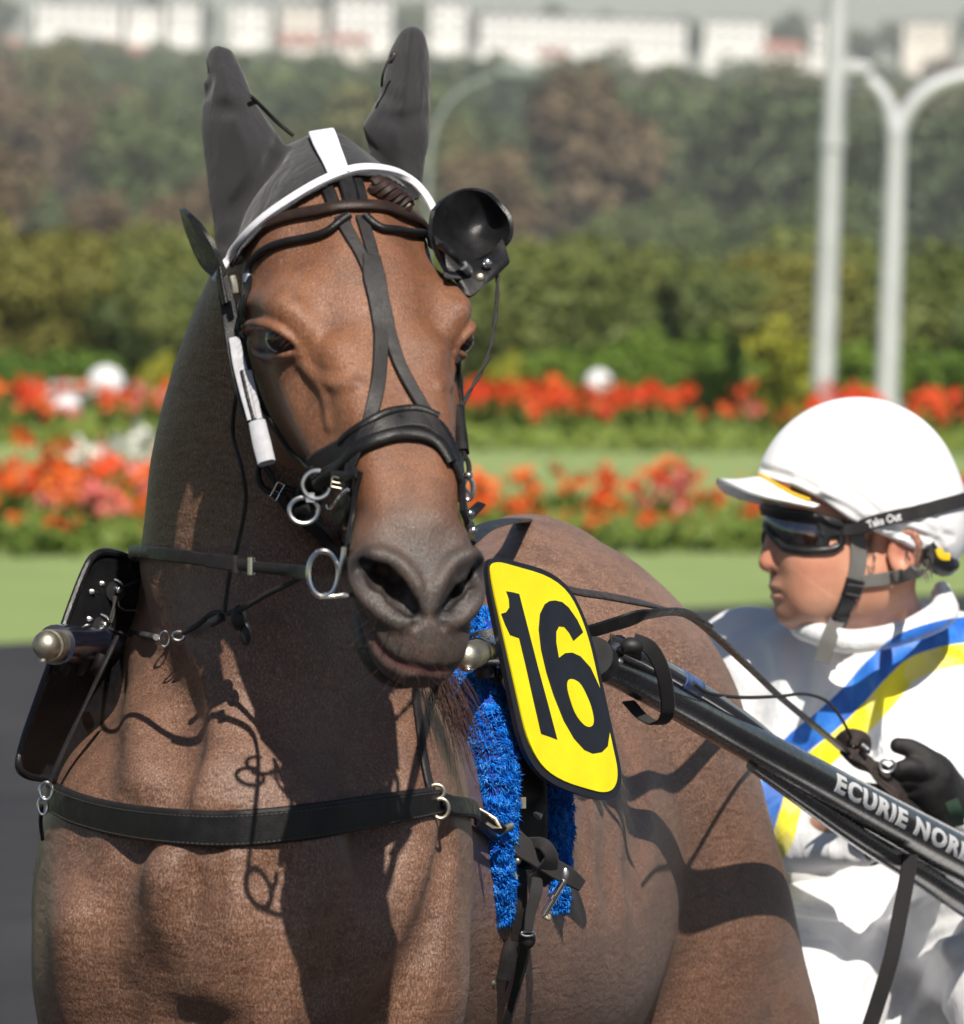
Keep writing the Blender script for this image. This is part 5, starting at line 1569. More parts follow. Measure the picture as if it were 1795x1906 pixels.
for pts, r, dep in (([(1530, 925), (1580, 950), (1620, 980)], .004, .0025), ([(1560, 900), (1600, 925), (1640, 960)], .004, .0012), ([(1640, 975), (1690, 995), (1740, 1030)], .005, .0022), ([(1620, 965), (1680, 985), (1760, 1010)], .005, .0014),
                    ([(1700, 960), (1730, 985), (1775, 1000)], .004, .0012), ([(1716, 948), (1740, 960), (1752, 985)], .003, .0012), ([(1430, 880), (1480, 890), (1520, 910)], .004, .0014), ([(1405, 868), (1440, 876), (1470, 890)], .004, .001), ([(1745, 1010), (1760, 1035)], .004, .002), ([(1660, 998), (1690, 990)], .003, .0014)):
    P = []
    for x, y in pts:
        p = HM.hit(x, y, 10.2, 12); P.append(p + HM.normal(p)[0] * (r - dep))
    HM.chain(P, r, .006, -1, 9)
Vm, Qm = HM.mesh(axis_steps([(.33, .003), (.70, None)]), axis_steps([(10.66, .003), (11.06, None)]), axis_steps([(1.44, .003), (1.76, None)]))
SILK = NT('white_silk'); c = SILK.co()
SILK.set(Base_Color=SILK.ramp(SILK.noise(c, 7, 3), [(.3, (.74, .745, .77)), (.7, (.80, .80, .82))]), Roughness=.55)
SILK.b.inputs['Sheen Weight'].default_value = .2
SILK.bump(SILK.math('ADD', SILK.math('MULTIPLY', SILK.noise(SILK.co('Object', (1, 1, .6)), 17, 3, .5, 1.2), 1.0), SILK.math('MULTIPLY', SILK.noise(c, 70, 3, .5, .6), .16)), .006, .8)
SILK = SILK.m
HCOV = NT('helmet_cover'); c = HCOV.co()
HCOV.set(Base_Color=(.80, .80, .82), Roughness=.5)
HCOV.bump(HCOV.math('ADD', HCOV.noise(c, 14, 2), HCOV.math('MULTIPLY', HCOV.noise(c, 90, 3), .10)), .0025, .5)
helmet = mesh_obj('helmet', Vm, Qm, HCOV.m, driver)
BV_HELM = BVHTree.FromPolygons([Vector(v) for v in Vm], [tuple(q) for q in Qm.tolist()])
VISOR = simple('white_visor', (.78, .78, .80), .25, 0, .02, 40)
rows = []
for w in np.linspace(-1, 1, 9):
    q = 1 - math.sqrt(max(0, 1 - w * w * .98)); row = []
    for u in (0, .5, 1):
        x = (1410 * (1 - u) + 1336 * u) + ((1505) - (1410 * (1 - u) + 1336 * u)) * q
        y = (892 + 6 * u * 0) + (945 - 892) * abs(w) ** 1.7 + 3 * math.sin(u * math.pi) * (1 - w * w) - 4 * (1 - u)
        row.append(Pp(x, y, w * .088))
    rows.append(row)
sheet('visor', rows, .0036, VISOR, helmet)
YEL = simple('yellow_trim', (.80, .52, .01), .45, 0, .05, 60)
MB().sweep(spline([Pp(1412 + 95 * (1 - math.sqrt(max(0, 1 - w * w * .98))), 893 + 50 * abs(w) ** 1.7 - 2, w * .086) for w in np.linspace(-.95, .95, 15)], 40), rr_profile(.0075, .003), pf).build('trim', YEL, helmet)

# goggles
GOG = simple('goggle_frame', (.010, .010, .012), .4, 0, .2, 90)
def gpt(th, y, r=.0665, out=0.0):
    """angle round the face from the nose (0) to the near temple (90), continuing straight back beyond it"""
    ex = max(0, th - 82); a = R(min(th, 82))
    return Pp(1520, y) + pf * (r + out) * math.cos(a) + pl_ * (r + .0085 + out) * math.sin(a) - pf * ex * .0012
th_ = np.linspace(-75, 100, 40)
top_y = np.interp(th_, [-75, 0, 60, 100], [946, 944, 956, 974]); bot_y = np.interp(th_, [-75, -45, -14, 0, 14, 34, 60, 90, 100], [1012, 1020, 1000, 984, 996, 1020, 1026, 1022, 1012])
goggles = empty('goggles', gpt(40, 985)); goggles.parent = driver; goggles.matrix_parent_inverse = driver.matrix_world.inverted()
loop = [gpt(t_, y, .0665, .004) for t_, y in zip(th_, top_y)] + [gpt(t_, y, .0665, .001) for t_, y in list(zip(th_, bot_y))[::-1]]
MB().tube(loop, .0056, 10, True).build('frame', GOG, goggles)
MB().sweep(np.array([gpt(t_, y + 4, .0665, .004) for t_, y in zip(th_, top_y)]), rr_profile(.0075, .006), pf).build('brow_bar', GOG, goggles)
mb = MB(); mb.sweep(spline([gpt(78, 1018), gpt(80, 995), gpt(78, 968)], 10), rr_profile(.009, .008), pl_).sweep(spline([gpt(80, 985), gpt(92, 984), gpt(104, 984)], 8), rr_profile(.012, .008), pl_); mb.build('hinge', GOG, goggles)
LENS = bpy.data.materials.new('smoked_lens'); LENS.use_nodes = True
ln, ll = LENS.node_tree.nodes, LENS.node_tree.links; ln.clear()
lo, lm, lt_, lg = ln.new('ShaderNodeOutputMaterial'), ln.new('ShaderNodeMixShader'), ln.new('ShaderNodeBsdfTransparent'), ln.new('ShaderNodeBsdfGlossy')
lt_.inputs['Color'].default_value = (.62, .60, .58, 1); lg.inputs['Roughness'].default_value = .03; lg.inputs['Color'].default_value = (.9, .95, 1, 1)
fr = ln.new('ShaderNodeFresnel'); fr.inputs['IOR'].default_value = 1.75
fm = ln.new('ShaderNodeMath'); fm.operation = 'MULTIPLY_ADD'; fm.inputs[1].default_value = .8; fm.inputs[2].default_value = .11; ll.new(fr.outputs[0], fm.inputs[0]); ll.new(fm.outputs[0], lm.inputs[0]); ll.new(lt_.outputs[0], lm.inputs[1]); ll.new(lg.outputs[0], lm.inputs[2]); ll.new(lm.outputs[0], lo.inputs['Surface'])
G1 = [[gpt(t_, y0 + (y1 - y0) * v, .0645 + .007 * math.sin(v * math.pi) - .010 * max(0, .5 - v) ** 1.4, 0) for t_ in np.linspace(-72, 80, 9) for y0, y1 in [(np.interp(t_, th_, top_y), np.interp(t_, th_, bot_y))]] for v in np.linspace(0, 1, 5)]
sheet('lens', G1, .0012, LENS, goggles)
BV = BV_HELM
p_el = [gpt(96, 982, .0665, .003), gpt(108, 984, .0665, .004) + pl_ * .006, lift_pt(1628, 970, .004), lift_pt(1660, 962, .003), lift_pt(1700, 953, .003), lift_pt(1745, 943, .003), lift_pt(1780, 934, .003), lift_pt(1793, 930, .002)]
Pe = spline(np.array(p_el), 60)
for i in range(10, 60):
    p, n_, d = near(Pe[i])
    if i > 24 or d < .0042: Pe[i] = p + n_ * .0042
Ne = np.array([near(p)[1] for p in Pe]); Ne[:18] = pl_
for _ in range(5): Ne[1:-1] = (Ne[:-2] + Ne[1:-1] * 2 + Ne[2:]) / 4; Pe[1:-1] = (Pe[:-2] + Pe[1:-1] * 2 + Pe[2:]) / 4
STRAPM = simple('elastic_strap', (.016, .014, .016), .7, 0, .2, 400, .0004, 900)
es = MB().sweep(Pe, rr_profile(.0092, .0026), Ne).build('elastic_strap', STRAPM, goggles)
Vt, Ft = text_mesh('Take Out', .0155, .0004)
Vt[:, 0] *= (66 * PPM) / Vt[:, 0].max()
Se = np.r_[0, np.cumsum(np.linalg.norm(np.diff(Pe, axis=0), axis=1))]; pxe = project(Pe)[0]; s0_ = np.interp(1613, pxe, Se); Te = np.gradient(Pe, axis=0); out = []
for x, y in Vt:
    s_ = s0_ + x; q = np.array([np.interp(s_, Se, Pe[:, j]) for j in range(3)]); t_ = nrm([np.interp(s_, Se, Te[:, j]) for j in range(3)]); nn = nrm([np.interp(s_, Se, Ne[:, j]) for j in range(3)]); v_ = np.cross(nn, t_); v_ = v_ if v_[2] > 0 else -v_
    out.append(q + v_ * (y - .0055) + nn * .0036)
lt = mesh_obj('lettering', out, Ft, DECAL, es, False); so = lt.modifiers.new('thickness', 'SOLIDIFY'); so.thickness = .0003
# chin straps
BV = BV_SKIN
GREY_WEB = cloth_mat('grey_webbing', (.13, .125, .12), 3200, .2, .75, .0012, 80, .1, .1)
def pstrap(name, pts, w, mat, parent=driver, th=.0028, n=30, lift=.001):
    return strap(name, pts, w, mat, parent, th, n, lift, depth=PD)
pstrap('chin_strap', [(1590, 975), (1596, 1010), (1597, 1045), (1590, 1082), (1574, 1118), (1557, 1150)], [30, 32, 30, 28], GREY_WEB, lift=.002)
pe = [lift_pt(1557, 1150, .004), W(1546, 1182, PD - .10), W(1536, 1210, PD - .105), W(1529, 1232, PD - .105)]
MB().sweep(spline(np.array(pe), 14), rr_profile(.0105, .0026), -_fw).build('strap_end', GREY_WEB, driver)
pstrap('chin_strap', [(1604, 1082), (1640, 1078), (1680, 1072), (1715, 1060)], [24, 26, 26], GREY_WEB, lift=.003)
pstrap('strap_buckle', [(1592, 1078), (1588, 1092), (1582, 1108)], [36, 36], GOG, th=.007, n=10, lift=.002)
pstrap('strap_buckle', [(1580, 1112), (1570, 1130), (1560, 1144)], [32, 30], GOG, th=.006, n=10, lift=.002)
pstrap('strap_buckle', [(1564, 1140), (1556, 1158), (1550, 1172)], [36, 34], GOG, th=.008, n=10, lift=.002)
mb = MB()
for a_, b_ in (((1577, 1086), (1605, 1090)), ((1574, 1102), (1602, 1106)), ((1552, 1146), (1578, 1152)), ((1546, 1160), (1572, 1166))):
    mb.tube([lift_pt(*a_, .0095), lift_pt(*b_, .0095)], .0007, 6)
mb.build('buckle_bars', GREY_WEB, driver)
ep = [Pp(1688, 1015, .085), Pp(1704, 1040, .082), Pp(1728, 1052, .076), Pp(1752, 1050, .06)]
MB().tube(ep, [.012, .016, .015, .008], 12, n=16).build('ear_pad', GOG, helmet)
MB().sweep(spline([Pp(1706, 1020, .099), Pp(1712, 1034, .099), Pp(1728, 1036, .096)], 10), rr_profile(.005, .003), pl_).build('pad_badge', YEL, helmet)

# silks: jacket
JK = Field()
jrows = [(1120, 1668, 70, 10.90, 11.04), (1150, 1655, 150, 10.88, 11.08), (1172, 1648, 225, 10.87, 11.11), (1205, 1645, 290, 10.85, 11.14), (1265, 1642, 312, 10.83, 11.16), (1400, 1636, 296, 10.81, 11.17), (1540, 1626, 276, 10.80, 11.17), (1600, 1622, 278, 10.80, 11.17), (1640, 1620, 282, 10.81, 11.16), (1662, 1620, 262, 10.84, 11.14)]
st = []
for py, cx, hw, f_, b_ in jrows:
    st.append(((py - 1120) * 10.9 / F, (cx - 1640) * 10.9 / F, 11.0 - f_, 11.0 - b_, hw * 10.9 / F * .82, hw * 10.9 / F, hw * 10.9 / F * .85))
JK.loft(W(1640, 1120, 11.0), -_up, _rt, -_fw, st, 2.3, .03)
JK.cone(ARM_L[0], ARM_L[1], .085, .062, .05); JK.cone(ARM_L[1], ARM_L[2], .060, .046, .03)
JK.cone(ARM_R[0], ARM_R[1], .082, .062, .05); JK.cone(ARM_R[1], ARM_R[2], .058, .05, .03); JK.cone(ARM_R[2], ARM_R[3], .05, .042, .02)
JK.chain([Pp(1752, 1108, .0), Pp(1735, 1140, .065), Pp(1680, 1164, .09), Pp(1610, 1184, .095), Pp(1545, 1192, .08), Pp(1500, 1174, .02), Pp(1490, 1162, -.05)], [.014, .016, .016, .016, .016, .016, .015], .02, 1, 26)
JK.chain([Pp(1745, 1095, .02), Pp(1724, 1128, .065), Pp(1672, 1160, .088)], [.010, .012, .010], .012, 1, 12)
def jc(pts, r, dep, k=.015, op=-1):
    P = []
    for x, y in pts:
        p = JK.hit(x, y, 10.0, 12); n_ = JK.normal(p)[0]; P.append(p + n_ * ((r - dep) if op < 0 else -(r - dep)))
    JK.chain(P, r, k, op, 10)
for pts, r, dep, k, op in (
        ([(1480, 1190), (1500, 1300), (1470, 1420)], .020, .008, .03, -1), ([(1560, 1215), (1585, 1300), (1560, 1420)], .022, .008, .03, -1), ([(1700, 1240), (1660, 1340), (1600, 1440)], .018, .009, .03, -1),
        ([(1760, 1280), (1720, 1400), (1660, 1500)], .02, .010, .03, -1), ([(1480, 1500), (1560, 1560), (1640, 1580)], .018, .009, .03, -1), ([(1520, 1450), (1600, 1520), (1680, 1545)], .016, .006, .025, -1),
        ([(1460, 1620), (1560, 1628), (1700, 1616)], .012, .006, .02, -1), ([(1395, 1190), (1420, 1260), (1400, 1330)], .016, .006, .025, -1), ([(1790, 1190), (1740, 1215), (1700, 1260)], .012, .005, .02, -1),
        ([(1540, 1210), (1500, 1330), (1450, 1400)], .010, .006, .02, 1), ([(1640, 1460), (1700, 1500), (1780, 1530)], .012, .006, .02, 1), ([(1480, 1600), (1600, 1600), (1740, 1590)], .012, .006, .02, 1)):
    jc(pts, r, dep, k, op)
Vj, Qj = JK.mesh(axis_steps([(.22, .0045), (.72, .008), (1.05, None)]), axis_steps([(10.3, .007), (10.72, .0045), (11.0, .012), (11.35, None)]), axis_steps([(1.02, .0045), (1.52, None)]))
pxj, pyj, _d = project(Vj)
def pdist(poly):
    best = np.full(len(Vj), 1e3); q = np.stack([pxj, pyj], 1)
    S_ = spline(np.array(poly, float), 60)
    for a, b in zip(S_[:-1], S_[1:]):
        ba = b - a; t = np.clip((q - a) @ ba / (ba @ ba), 0, 1); best = np.minimum(best, np.linalg.norm(q - a - t[:, None] * ba, axis=1))
    return best
front = (_d < 11.02)
dblue = np.where(front, pdist([(1850, 1166), (1795, 1172), (1740, 1182), (1680, 1204), (1632, 1246), (1585, 1298), (1535, 1345), (1485, 1385), (1452, 1430), (1432, 1490), (1412, 1560)]), 400)
dyel = np.where(front, pdist([(1850, 1208), (1795, 1215), (1740, 1226), (1690, 1250), (1648, 1298), (1600, 1348), (1545, 1396), (1500, 1440), (1474, 1490), (1456, 1560), (1445, 1580)]), 400)
JM = NT('silk_jacket'); c = JM.co()
white = JM.ramp(JM.noise(c, 7, 3), [(.3, (.76, .765, .78)), (.7, (.80, .80, .815))])
blue = JM.ramp(JM.noise(JM.co('Object', (1, 1, .5)), 30, 4, .6, .6), [(.3, (.006, .085, .46)), (.62, (.018, .17, .62)), (.85, (.16, .36, .74))])
yel = JM.ramp(JM.noise(JM.co('Object', (1, 1, .4)), 16, 3, .5, .8), [(.36, (.84, .76, .24)), (.50, (.88, .76, .008))])
isb = JM.math('LESS_THAN', JM.attr('blue_distance'), 24.0); isy = JM.math('LESS_THAN', JM.attr('yellow_distance'), 22.0)
JM.set(Base_Color=JM.mix(isb, JM.mix(isy, white, yel), blue), Roughness=.5)
JM.b.inputs['Sheen Weight'].default_value = .2
JM.bump(JM.math('ADD', JM.noise(JM.co('Object', (1, 1, .6)), 15, 3, .5, 1.2), JM.math('MULTIPLY', JM.noise(c, 60, 3, .5, .6), .2)), .008, .8)
mesh_obj('jacket', Vj, Qj, JM.m, driver, True, {'blue_distance': dblue, 'yellow_distance': dyel})
# breeches
TR = Field()
TR.ell(W(1630, 1705, 10.99), (.20, .17, .10), None, .04)
TR.cone(W(1680, 1760, 10.95), W(1720, 1960, 10.75), .10, .10, .06)
TR.cone(LEG_L[0], LEG_L[1], .100, .078, .05); TR.cone(LEG_L[1], LEG_L[2], .074, .055, .03)
TR.cone(LEG_R[0], LEG_R[1], .100, .080, .05); TR.cone(LEG_R[1], LEG_R[2], .074, .055, .03)
def tc(pts, r, dep, k=.015, op=-1):
    P = []
    for x, y in pts:
        p = TR.hit(x, y, 10.0, 12); n_ = TR.normal(p)[0]; P.append(p + n_ * ((r - dep) if op < 0 else -(r - dep)))
    TR.chain(P, r, k, op, 10)
for pts, r, dep, k, op in (([(1790, 1690), (1700, 1720), (1600, 1800)], .014, .012, .02, -1), ([(1780, 1720), (1690, 1770), (1610, 1860)], .016, .010, .02, -1), ([(1740, 1790), (1700, 1840), (1660, 1906)], .016, .014, .02, -1), ([(1640, 1690), (1560, 1700), (1500, 1690)], .014, .008, .02, -1),
                           ([(1795, 1760), (1750, 1830), (1720, 1906)], .014, .010, .02, -1), ([(1620, 1730), (1570, 1790), (1540, 1880)], .016, .010, .02, -1), ([(1700, 1690), (1640, 1740), (1580, 1830)], .012, .008, .015, 1), ([(1770, 1770), (1720, 1850), (1690, 1906)], .012, .008, .015, 1)):
    tc(pts, r, dep, k, op)
Vq, Qq = TR.mesh(axis_steps([(.22, .006), (.72, .01), (1.0, None)]), axis_steps([(10.0, .008), (10.95, .014), (11.3, None)]), axis_steps([(.35, .014), (.95, .006), (1.2, None)]))
mesh_obj('breeches', Vq, Qq, SILK, driver)
for A_ in (LEG_L, LEG_R):
    e_ = A_[-1]
    MB().tube(spline([e_ + [0, 0, .10], e_, e_ + [0, -.02, -.10], e_ + [0, -.05, -.15]], 12), [.060, .052, .048, .05], 14).ball(e_ + [0, -.12, -.17], (.05, .13, .045)).build('boot', LEATHER, driver)
# gloves: palm, thumb and four curled fingers
GLOVE = leather('black_glove', (.016, .015, .016), .5, .0006)
def glove(c0, m=1.0, turn=0.0, d0=10.45):
    GF = Field()
    def g(x, y, dz=0.0): return W(c0[0] + x * m, c0[1] + y, d0 + dz)
    GF.chain([g(70, 66, .05), g(40, 30, .02), g(18, 4, 0)], [.034, .036, .034], .012, 1, 8)
    GF.ell(g(8, 4, .0), (.038, .026, .036), None, .015)
    for i, (yy, r, dd) in enumerate(((-18, .0105, -.020), (4, .0112, -.006), (26, .0108, .008), (46, .0095, .020))):
        L_ = (0, 4, 0, -8)[i]
        GF.chain([g(14, yy * .72 + 2, dd - .008), g(-22 - L_, yy - 2, dd - .024), g(-46 - L_, yy + 8, dd - .018), g(-48 - L_, yy + 20, dd + .004), g(-30, yy + 22, dd + .010)], [r * 1.15, r * 1.08, r, r * .95, r * .85], .004, 1, 14)
    GF.chain([g(34, -6, -.012), g(14, -34, -.022), g(-16, -54, -.026), g(-40, -60, -.024)], [.017, .015, .0128, .0105], .012, 1, 12)
    for yy in (-20, -10):
        GF.chain([g(10, yy - 20, -.045), g(26, yy - 12, -.045)], .003, .003, -1)
    lo_, hi_ = g(-70, 90, 0), g(110, -80, 0)
    V_, Q_ = GF.mesh(axis_steps([(min(lo_[0], hi_[0]) - .05, .0024), (max(lo_[0], hi_[0]) + .05, None)]), axis_steps([(d0 - .12, .0024), (d0 + .14, None)]), axis_steps([(min(lo_[2], hi_[2]) - .04, .0024), (max(lo_[2], hi_[2]) + .04, None)]))
    return mesh_obj('glove', V_, Q_, GLOVE, driver)
glove((1712, 1448), 1.0, 0, 10.46)
glove((1655, 1532), 1.0, 0, 10.46)
MB().sweep(spline(np.array([W(1770, 1490, 10.42), W(1778, 1510, 10.42), W(1782, 1535, 10.44)]), 8), rr_profile(.010, .006), -_fw).build('glove_cuff', simple('dark_green_cuff', (.006, .028, .014), .7), driver)
# rein ends in the hand
hb = MB(); 
for o_ in (0, 9, 18):
    Pq = spline(np.array([W(1570 + o_, 1392 + o_ * .5, 10.39), W(1600 + o_, 1420, 10.40), W(1640, 1432 + o_, 10.41), W(1672, 1462 + o_, 10.42), W(1690, 1490 + o_, 10.44)]), 20); hb.sweep(Pq, rr_profile(.009, .003), nrm(-_fw + _up * .5 + _rt * .2 * o_ / 9))
hb.sweep(spline(np.array([W(1565, 1385, 10.40), W(1580, 1372, 10.39), W(1605, 1378, 10.39), W(1604, 1400, 10.40)]), 14), rr_profile(.011, .004), -_fw)
hb.build('hand_loops', REIN, lr)
ring('rein_ring', W(1652, 1425, 10.40), 14, 12, 3, ALU, lr)
MB().tube([W(1604, 1386, 10.385), W(1616, 1396, 10.385)], .004).build('rein_clip', ALU, lr)
BV = BV_HORSE
# ------------------------------------------------------------ ground, beds, trees, far hill
def ground_mat(name, stops, scale, rough=.9, bump=.01, stretch=(1, 1, 1)):
    t = NT(name); c = t.co('Object', stretch)
    t.set(Base_Color=t.ramp(t.math('ADD', t.math('MULTIPLY', t.noise(c, scale, 5, .6), .6), t.math('MULTIPLY', t.noise(c, scale * .07, 3), .4)), stops), Roughness=rough)
    t.b.inputs['Specular IOR Level'].default_value = .15
    t.bump(t.noise(c, scale, 4), bump, .7)
    return t.m


TRACK = ground_mat('cinder_track', [(.3, (.028, .028, .032)), (.7, (.050, .049, .054))], 3.0)
LAWN = ground_mat('lawn_grass', [(.32, (.190, .258, .085)), (.55, (.235, .305, .115)), (.75, (.285, .345, .150))], .9)
MEADOW = ground_mat('park_grass', [(.3, (.07, .10, .03)), (.7, (.12, .16, .05))], .1)


def sheet_poly(name, pts, mat, z):
    o = mesh_obj(name, [(p[0], p[1], z) for p in pts], [tuple(range(len(pts)))], mat, None, False)
    return tag(o, kind='structure')


sheet_poly('ground', [(-900, -30), (900, -30), (900, 420), (-900, 420)], MEADOW, 0)
e1a, e1b = G(0, 1200), G(1300, 1132); du = nrm(e1b - e1a)
A_, B_ = e1a - du * 90, e1b + du * 90
sheet_poly('track', [(-60, -25), (60, -25), (B_[0], B_[1]), (A_[0], A_[1])], TRACK, .004)
f1a, f1b = G(0, 745), G(1795, 790); dv = nrm(f1b - f1a)
C_, D_ = f1b + dv * 90, f1a - dv * 90
sheet_poly('lawn', [A_, B_, C_, D_], LAWN, .006)

LEAF = {}
def leaf_mat(name, lo, hi, sc=3.0, tr=.25):
    t = NT(name); c = t.co('Object')
    oi = t.new('ShaderNodeObjectInfo')
    f_ = t.math('ADD', t.math('MULTIPLY', t.noise(c, sc, 3), .75), t.math('MULTIPLY', oi.outputs['Random'], .35))
    t.set(Base_Color=t.ramp(f_, [(.3, lo), (.85, hi)]), Roughness=.6)
    t.b.inputs['Specular IOR Level'].default_value = .25
    t.b.inputs['Transmission Weight'].default_value = 0
    return t.m


BED_LEAF = leaf_mat('bed_leaves', (.055, .108, .014), (.150, .192, .030), 4)
RED_PETAL = leaf_mat('scarlet_petals', (.62, .030, .008), (.74, .10, .014), 2)
ORANGE_PETAL = leaf_mat('orange_petals', (.66, .085, .012), (.74, .18, .025), 2)
PINK_PETAL = leaf_mat('pink_petals', (.70, .14, .13), (.74, .26, .22), 2)
WHITE_PETAL = leaf_mat('white_petals', (.62, .62, .55), (.72, .72, .68), 2)
SHRUB = leaf_mat('shrub_leaves', (.060, .120, .012), (.140, .205, .024), 3)
LIME = leaf_mat('lime_leaves', (.17, .19, .012), (.30, .29, .03), 3)
HEDGE = [leaf_mat('hedge_leaves', (.078, .110, .024), (.160, .178, .044), 1.2), leaf_mat('hedge_leaves_yellow', (.105, .108, .022), (.190, .175, .038), 1.2), leaf_mat('hedge_leaves_deep', (.060, .092, .028), (.120, .150, .042), 1.2)]
TREE = [leaf_mat('tree_leaves_dark', (.050, .078, .032), (.095, .125, .050), .18), leaf_mat('tree_leaves', (.066, .098, .034), (.125, .155, .056), .18),
        leaf_mat('tree_leaves_olive', (.088, .095, .034), (.150, .148, .056), .18), leaf_mat('tree_leaves_rust', (.125, .090, .048), (.175, .128, .068), .18)]
BARK = simple('bark', (.10, .07, .05), .9)


def quads(P, N, size, rg, asp=1.6):
    """leaf quads at P facing roughly N"""
    n = len(P); N = N + rg.normal(0, .55, (n, 3)); N /= np.linalg.norm(N, axis=1)[:, None]
    A = np.cross(N, rg.normal(0, 1, (n, 3))); A /= np.linalg.norm(A, axis=1)[:, None]; Bq = np.cross(N, A)
    s = size * rg.uniform(.6, 1.3, n)[:, None]
    V = np.stack([P - A * s * .5 * asp, P + Bq * s * .45 + N * s * .12, P + A * s * .5 * asp, P - Bq * s * .45 + N * s * .12], 1).reshape(-1, 3)
    return V, np.arange(4 * n).reshape(n, 4)


def crown_mesh(name, n, rad, size, seed, mat, clumps=14, flat_=1.0):
    """leaf clumps spread through an uneven crown volume, base at z 0"""
    rg = np.random.default_rng(seed); Ps, Ns = [], []
    cl = []
    for i in range(clumps):
        d = nrm(rg.normal(0, 1, 3)); r_ = rg.uniform(.25, .75)
        cl.append((d * np.array(rad) * r_ + [0, 0, rad[2] * 1.0], rg.uniform(.32, .55)))
    for i in range(n):
        c_, k = cl[rg.integers(clumps)]; d = nrm(rg.normal(0, 1, 3)); q = c_ + d * np.array(rad) * k * rg.uniform(.75, 1.0)
        if q[2] < 0: q[2] = rg.uniform(0, .1) * rad[2]
        Ps.append(q); Ns.append(d + [0, 0, .3])
    V, Q = quads(np.array(Ps), np.array(Ns), size, rg)
    me_o = mesh_obj(name, V, Q, mat, None, False); me = me_o.data; bpy.data.objects.remove(me_o); return me


def put(name, me, loc, scale, rz, label=None, cat=None, group=None, parent=None):
    o = bpy.data.objects.new(name, me); COL.objects.link(o)
    o.location = [float(v) for v in loc]; o.scale = scale if np.ndim(scale) else (scale,) * 3; o.rotation_euler = (0, 0, rz)
    if parent is not None: o.parent = parent
    return tag(o, label, cat, group)


# --- flowering plants: foliage + blossoms
def plant_meshes(seed, h, petal):
    rg = np.random.default_rng(seed); V, Fc = [], []
    for i in range(16):
        a = rg.uniform(0, 6.28); l = h * rg.uniform(.45, .85); out = rg.uniform(.10, .28); w = rg.uniform(.022, .045); d = np.array([math.cos(a), math.sin(a), 0]); sd = np.array([-d[1], d[0], 0]) * w
        b = len(V); V += [d * .02 - sd * .4, d * .02 + sd * .4, d * out * .55 + [0, 0, l * .65] - sd, d * out * .55 + [0, 0, l * .65] + sd, d * out + [0, 0, l * rg.uniform(.85, 1.0)]]
        Fc += [(b, b + 1, b + 3, b + 2), (b + 2, b + 3, b + 4)]
    fo = mesh_obj('foliage', V, Fc, BED_LEAF, None, False); fm = fo.data; bpy.data.objects.remove(fo)
    Ps = []
    for i in range(rg.integers(1, 4)):
        c_ = np.array([rg.normal(0, .10), rg.normal(0, .10), h * rg.uniform(.55, 1.08)])
        Ps += [c_ + rg.normal(0, .034, 3) for _ in range(15)]
    Vb, Qb = quads(np.array(Ps), np.array(Ps) * 0 + [0, -1, .4], .062, rg, 1.2)
    bo = mesh_obj('blossom', Vb, Qb, petal, None, False); bm_ = bo.data; bpy.data.objects.remove(bo)
    return fm, bm_


PL = {k: [plant_meshes(10 * j + i, .46, m) for i in range(5)] for j, (k, m) in enumerate((('scarlet', RED_PETAL), ('orange', ORANGE_PETAL), ('pink', PINK_PETAL), ('white', WHITE_PETAL)))}


def zone(px):
    for lim, nm in ((120, 'at the left edge'), (330, 'left of the horse'), (900, 'hidden partly by the horse'), (1060, 'just right of the muzzle'), (1200, 'above the croup'), (1340, 'left of the visor'), (1560, 'by the white helmet')):
        if px < lim: return nm
    return 'at the right edge'


def flower(loc, kind, scale, where):
    fm, bm_ = PL[kind][RNG.integers(5)]; zn = zone(float(project(np.array([loc]))[0][0]))
    root = empty('flower_plant', loc, f'{kind} flowering plant in the {where}, {zn}', 'flower', f'{kind} plants in the {where} {zn}')
    rz = RNG.uniform(0, 6.28)
    for nm, me in (('foliage', fm), ('blossom', bm_)): put(nm, me, (0, 0, 0), scale, rz, parent=root)


pb = []
for i in range(150):
    u = RNG.uniform(0, 1); px = RNG.uniform(-60, 1860) if i < 122 else RNG.uniform(-60, 330)
    if 390 < px < 850: continue
    left = px < 330
    yb = 1036 - px * .006 - u * (85 if left else 42)
    p = G(px, yb)
    kind = RNG.choice(['orange', 'scarlet', 'pink'], p=[.62, .30, .08] if not left else [.70, .18, .12])
    flower((p[0], p[1], .006), kind, RNG.uniform(.74, 1.06) * (1.05 if left else 1.0), 'near flower bed')
for i in range(70):
    px = RNG.uniform(-60, 1860)
    if 390 < px < 850: continue
    p = G(px, 1041 - px * .006 - RNG.uniform(0, 14))
    flower((p[0], p[1], .006), RNG.choice(['orange', 'scarlet'], p=[.75, .25]), RNG.uniform(.42, .72), 'near flower bed')
for i in range(8):
    px = RNG.uniform(170, 285); p = G(px, 950 + RNG.uniform(-10, 10)); flower((p[0], p[1], .006), 'white', RNG.uniform(1.0, 1.15), 'near flower bed')
for i in range(165):
    px = RNG.uniform(-60, 1860)
    if 1250 < px < 1270 or 390 < px < 850: continue
    yb = 836 + (px - 900) * .010 - RNG.uniform(0, 26); p = G(px, yb)
    kind = RNG.choice(['orange', 'scarlet', 'pink'], p=[.28, .67, .05] if px > 400 else [.30, .40, .30])
    flower((p[0], p[1], .006), kind, RNG.uniform(1.0, 1.3) * (.95 if px < 330 else 1.0), 'far flower bed')
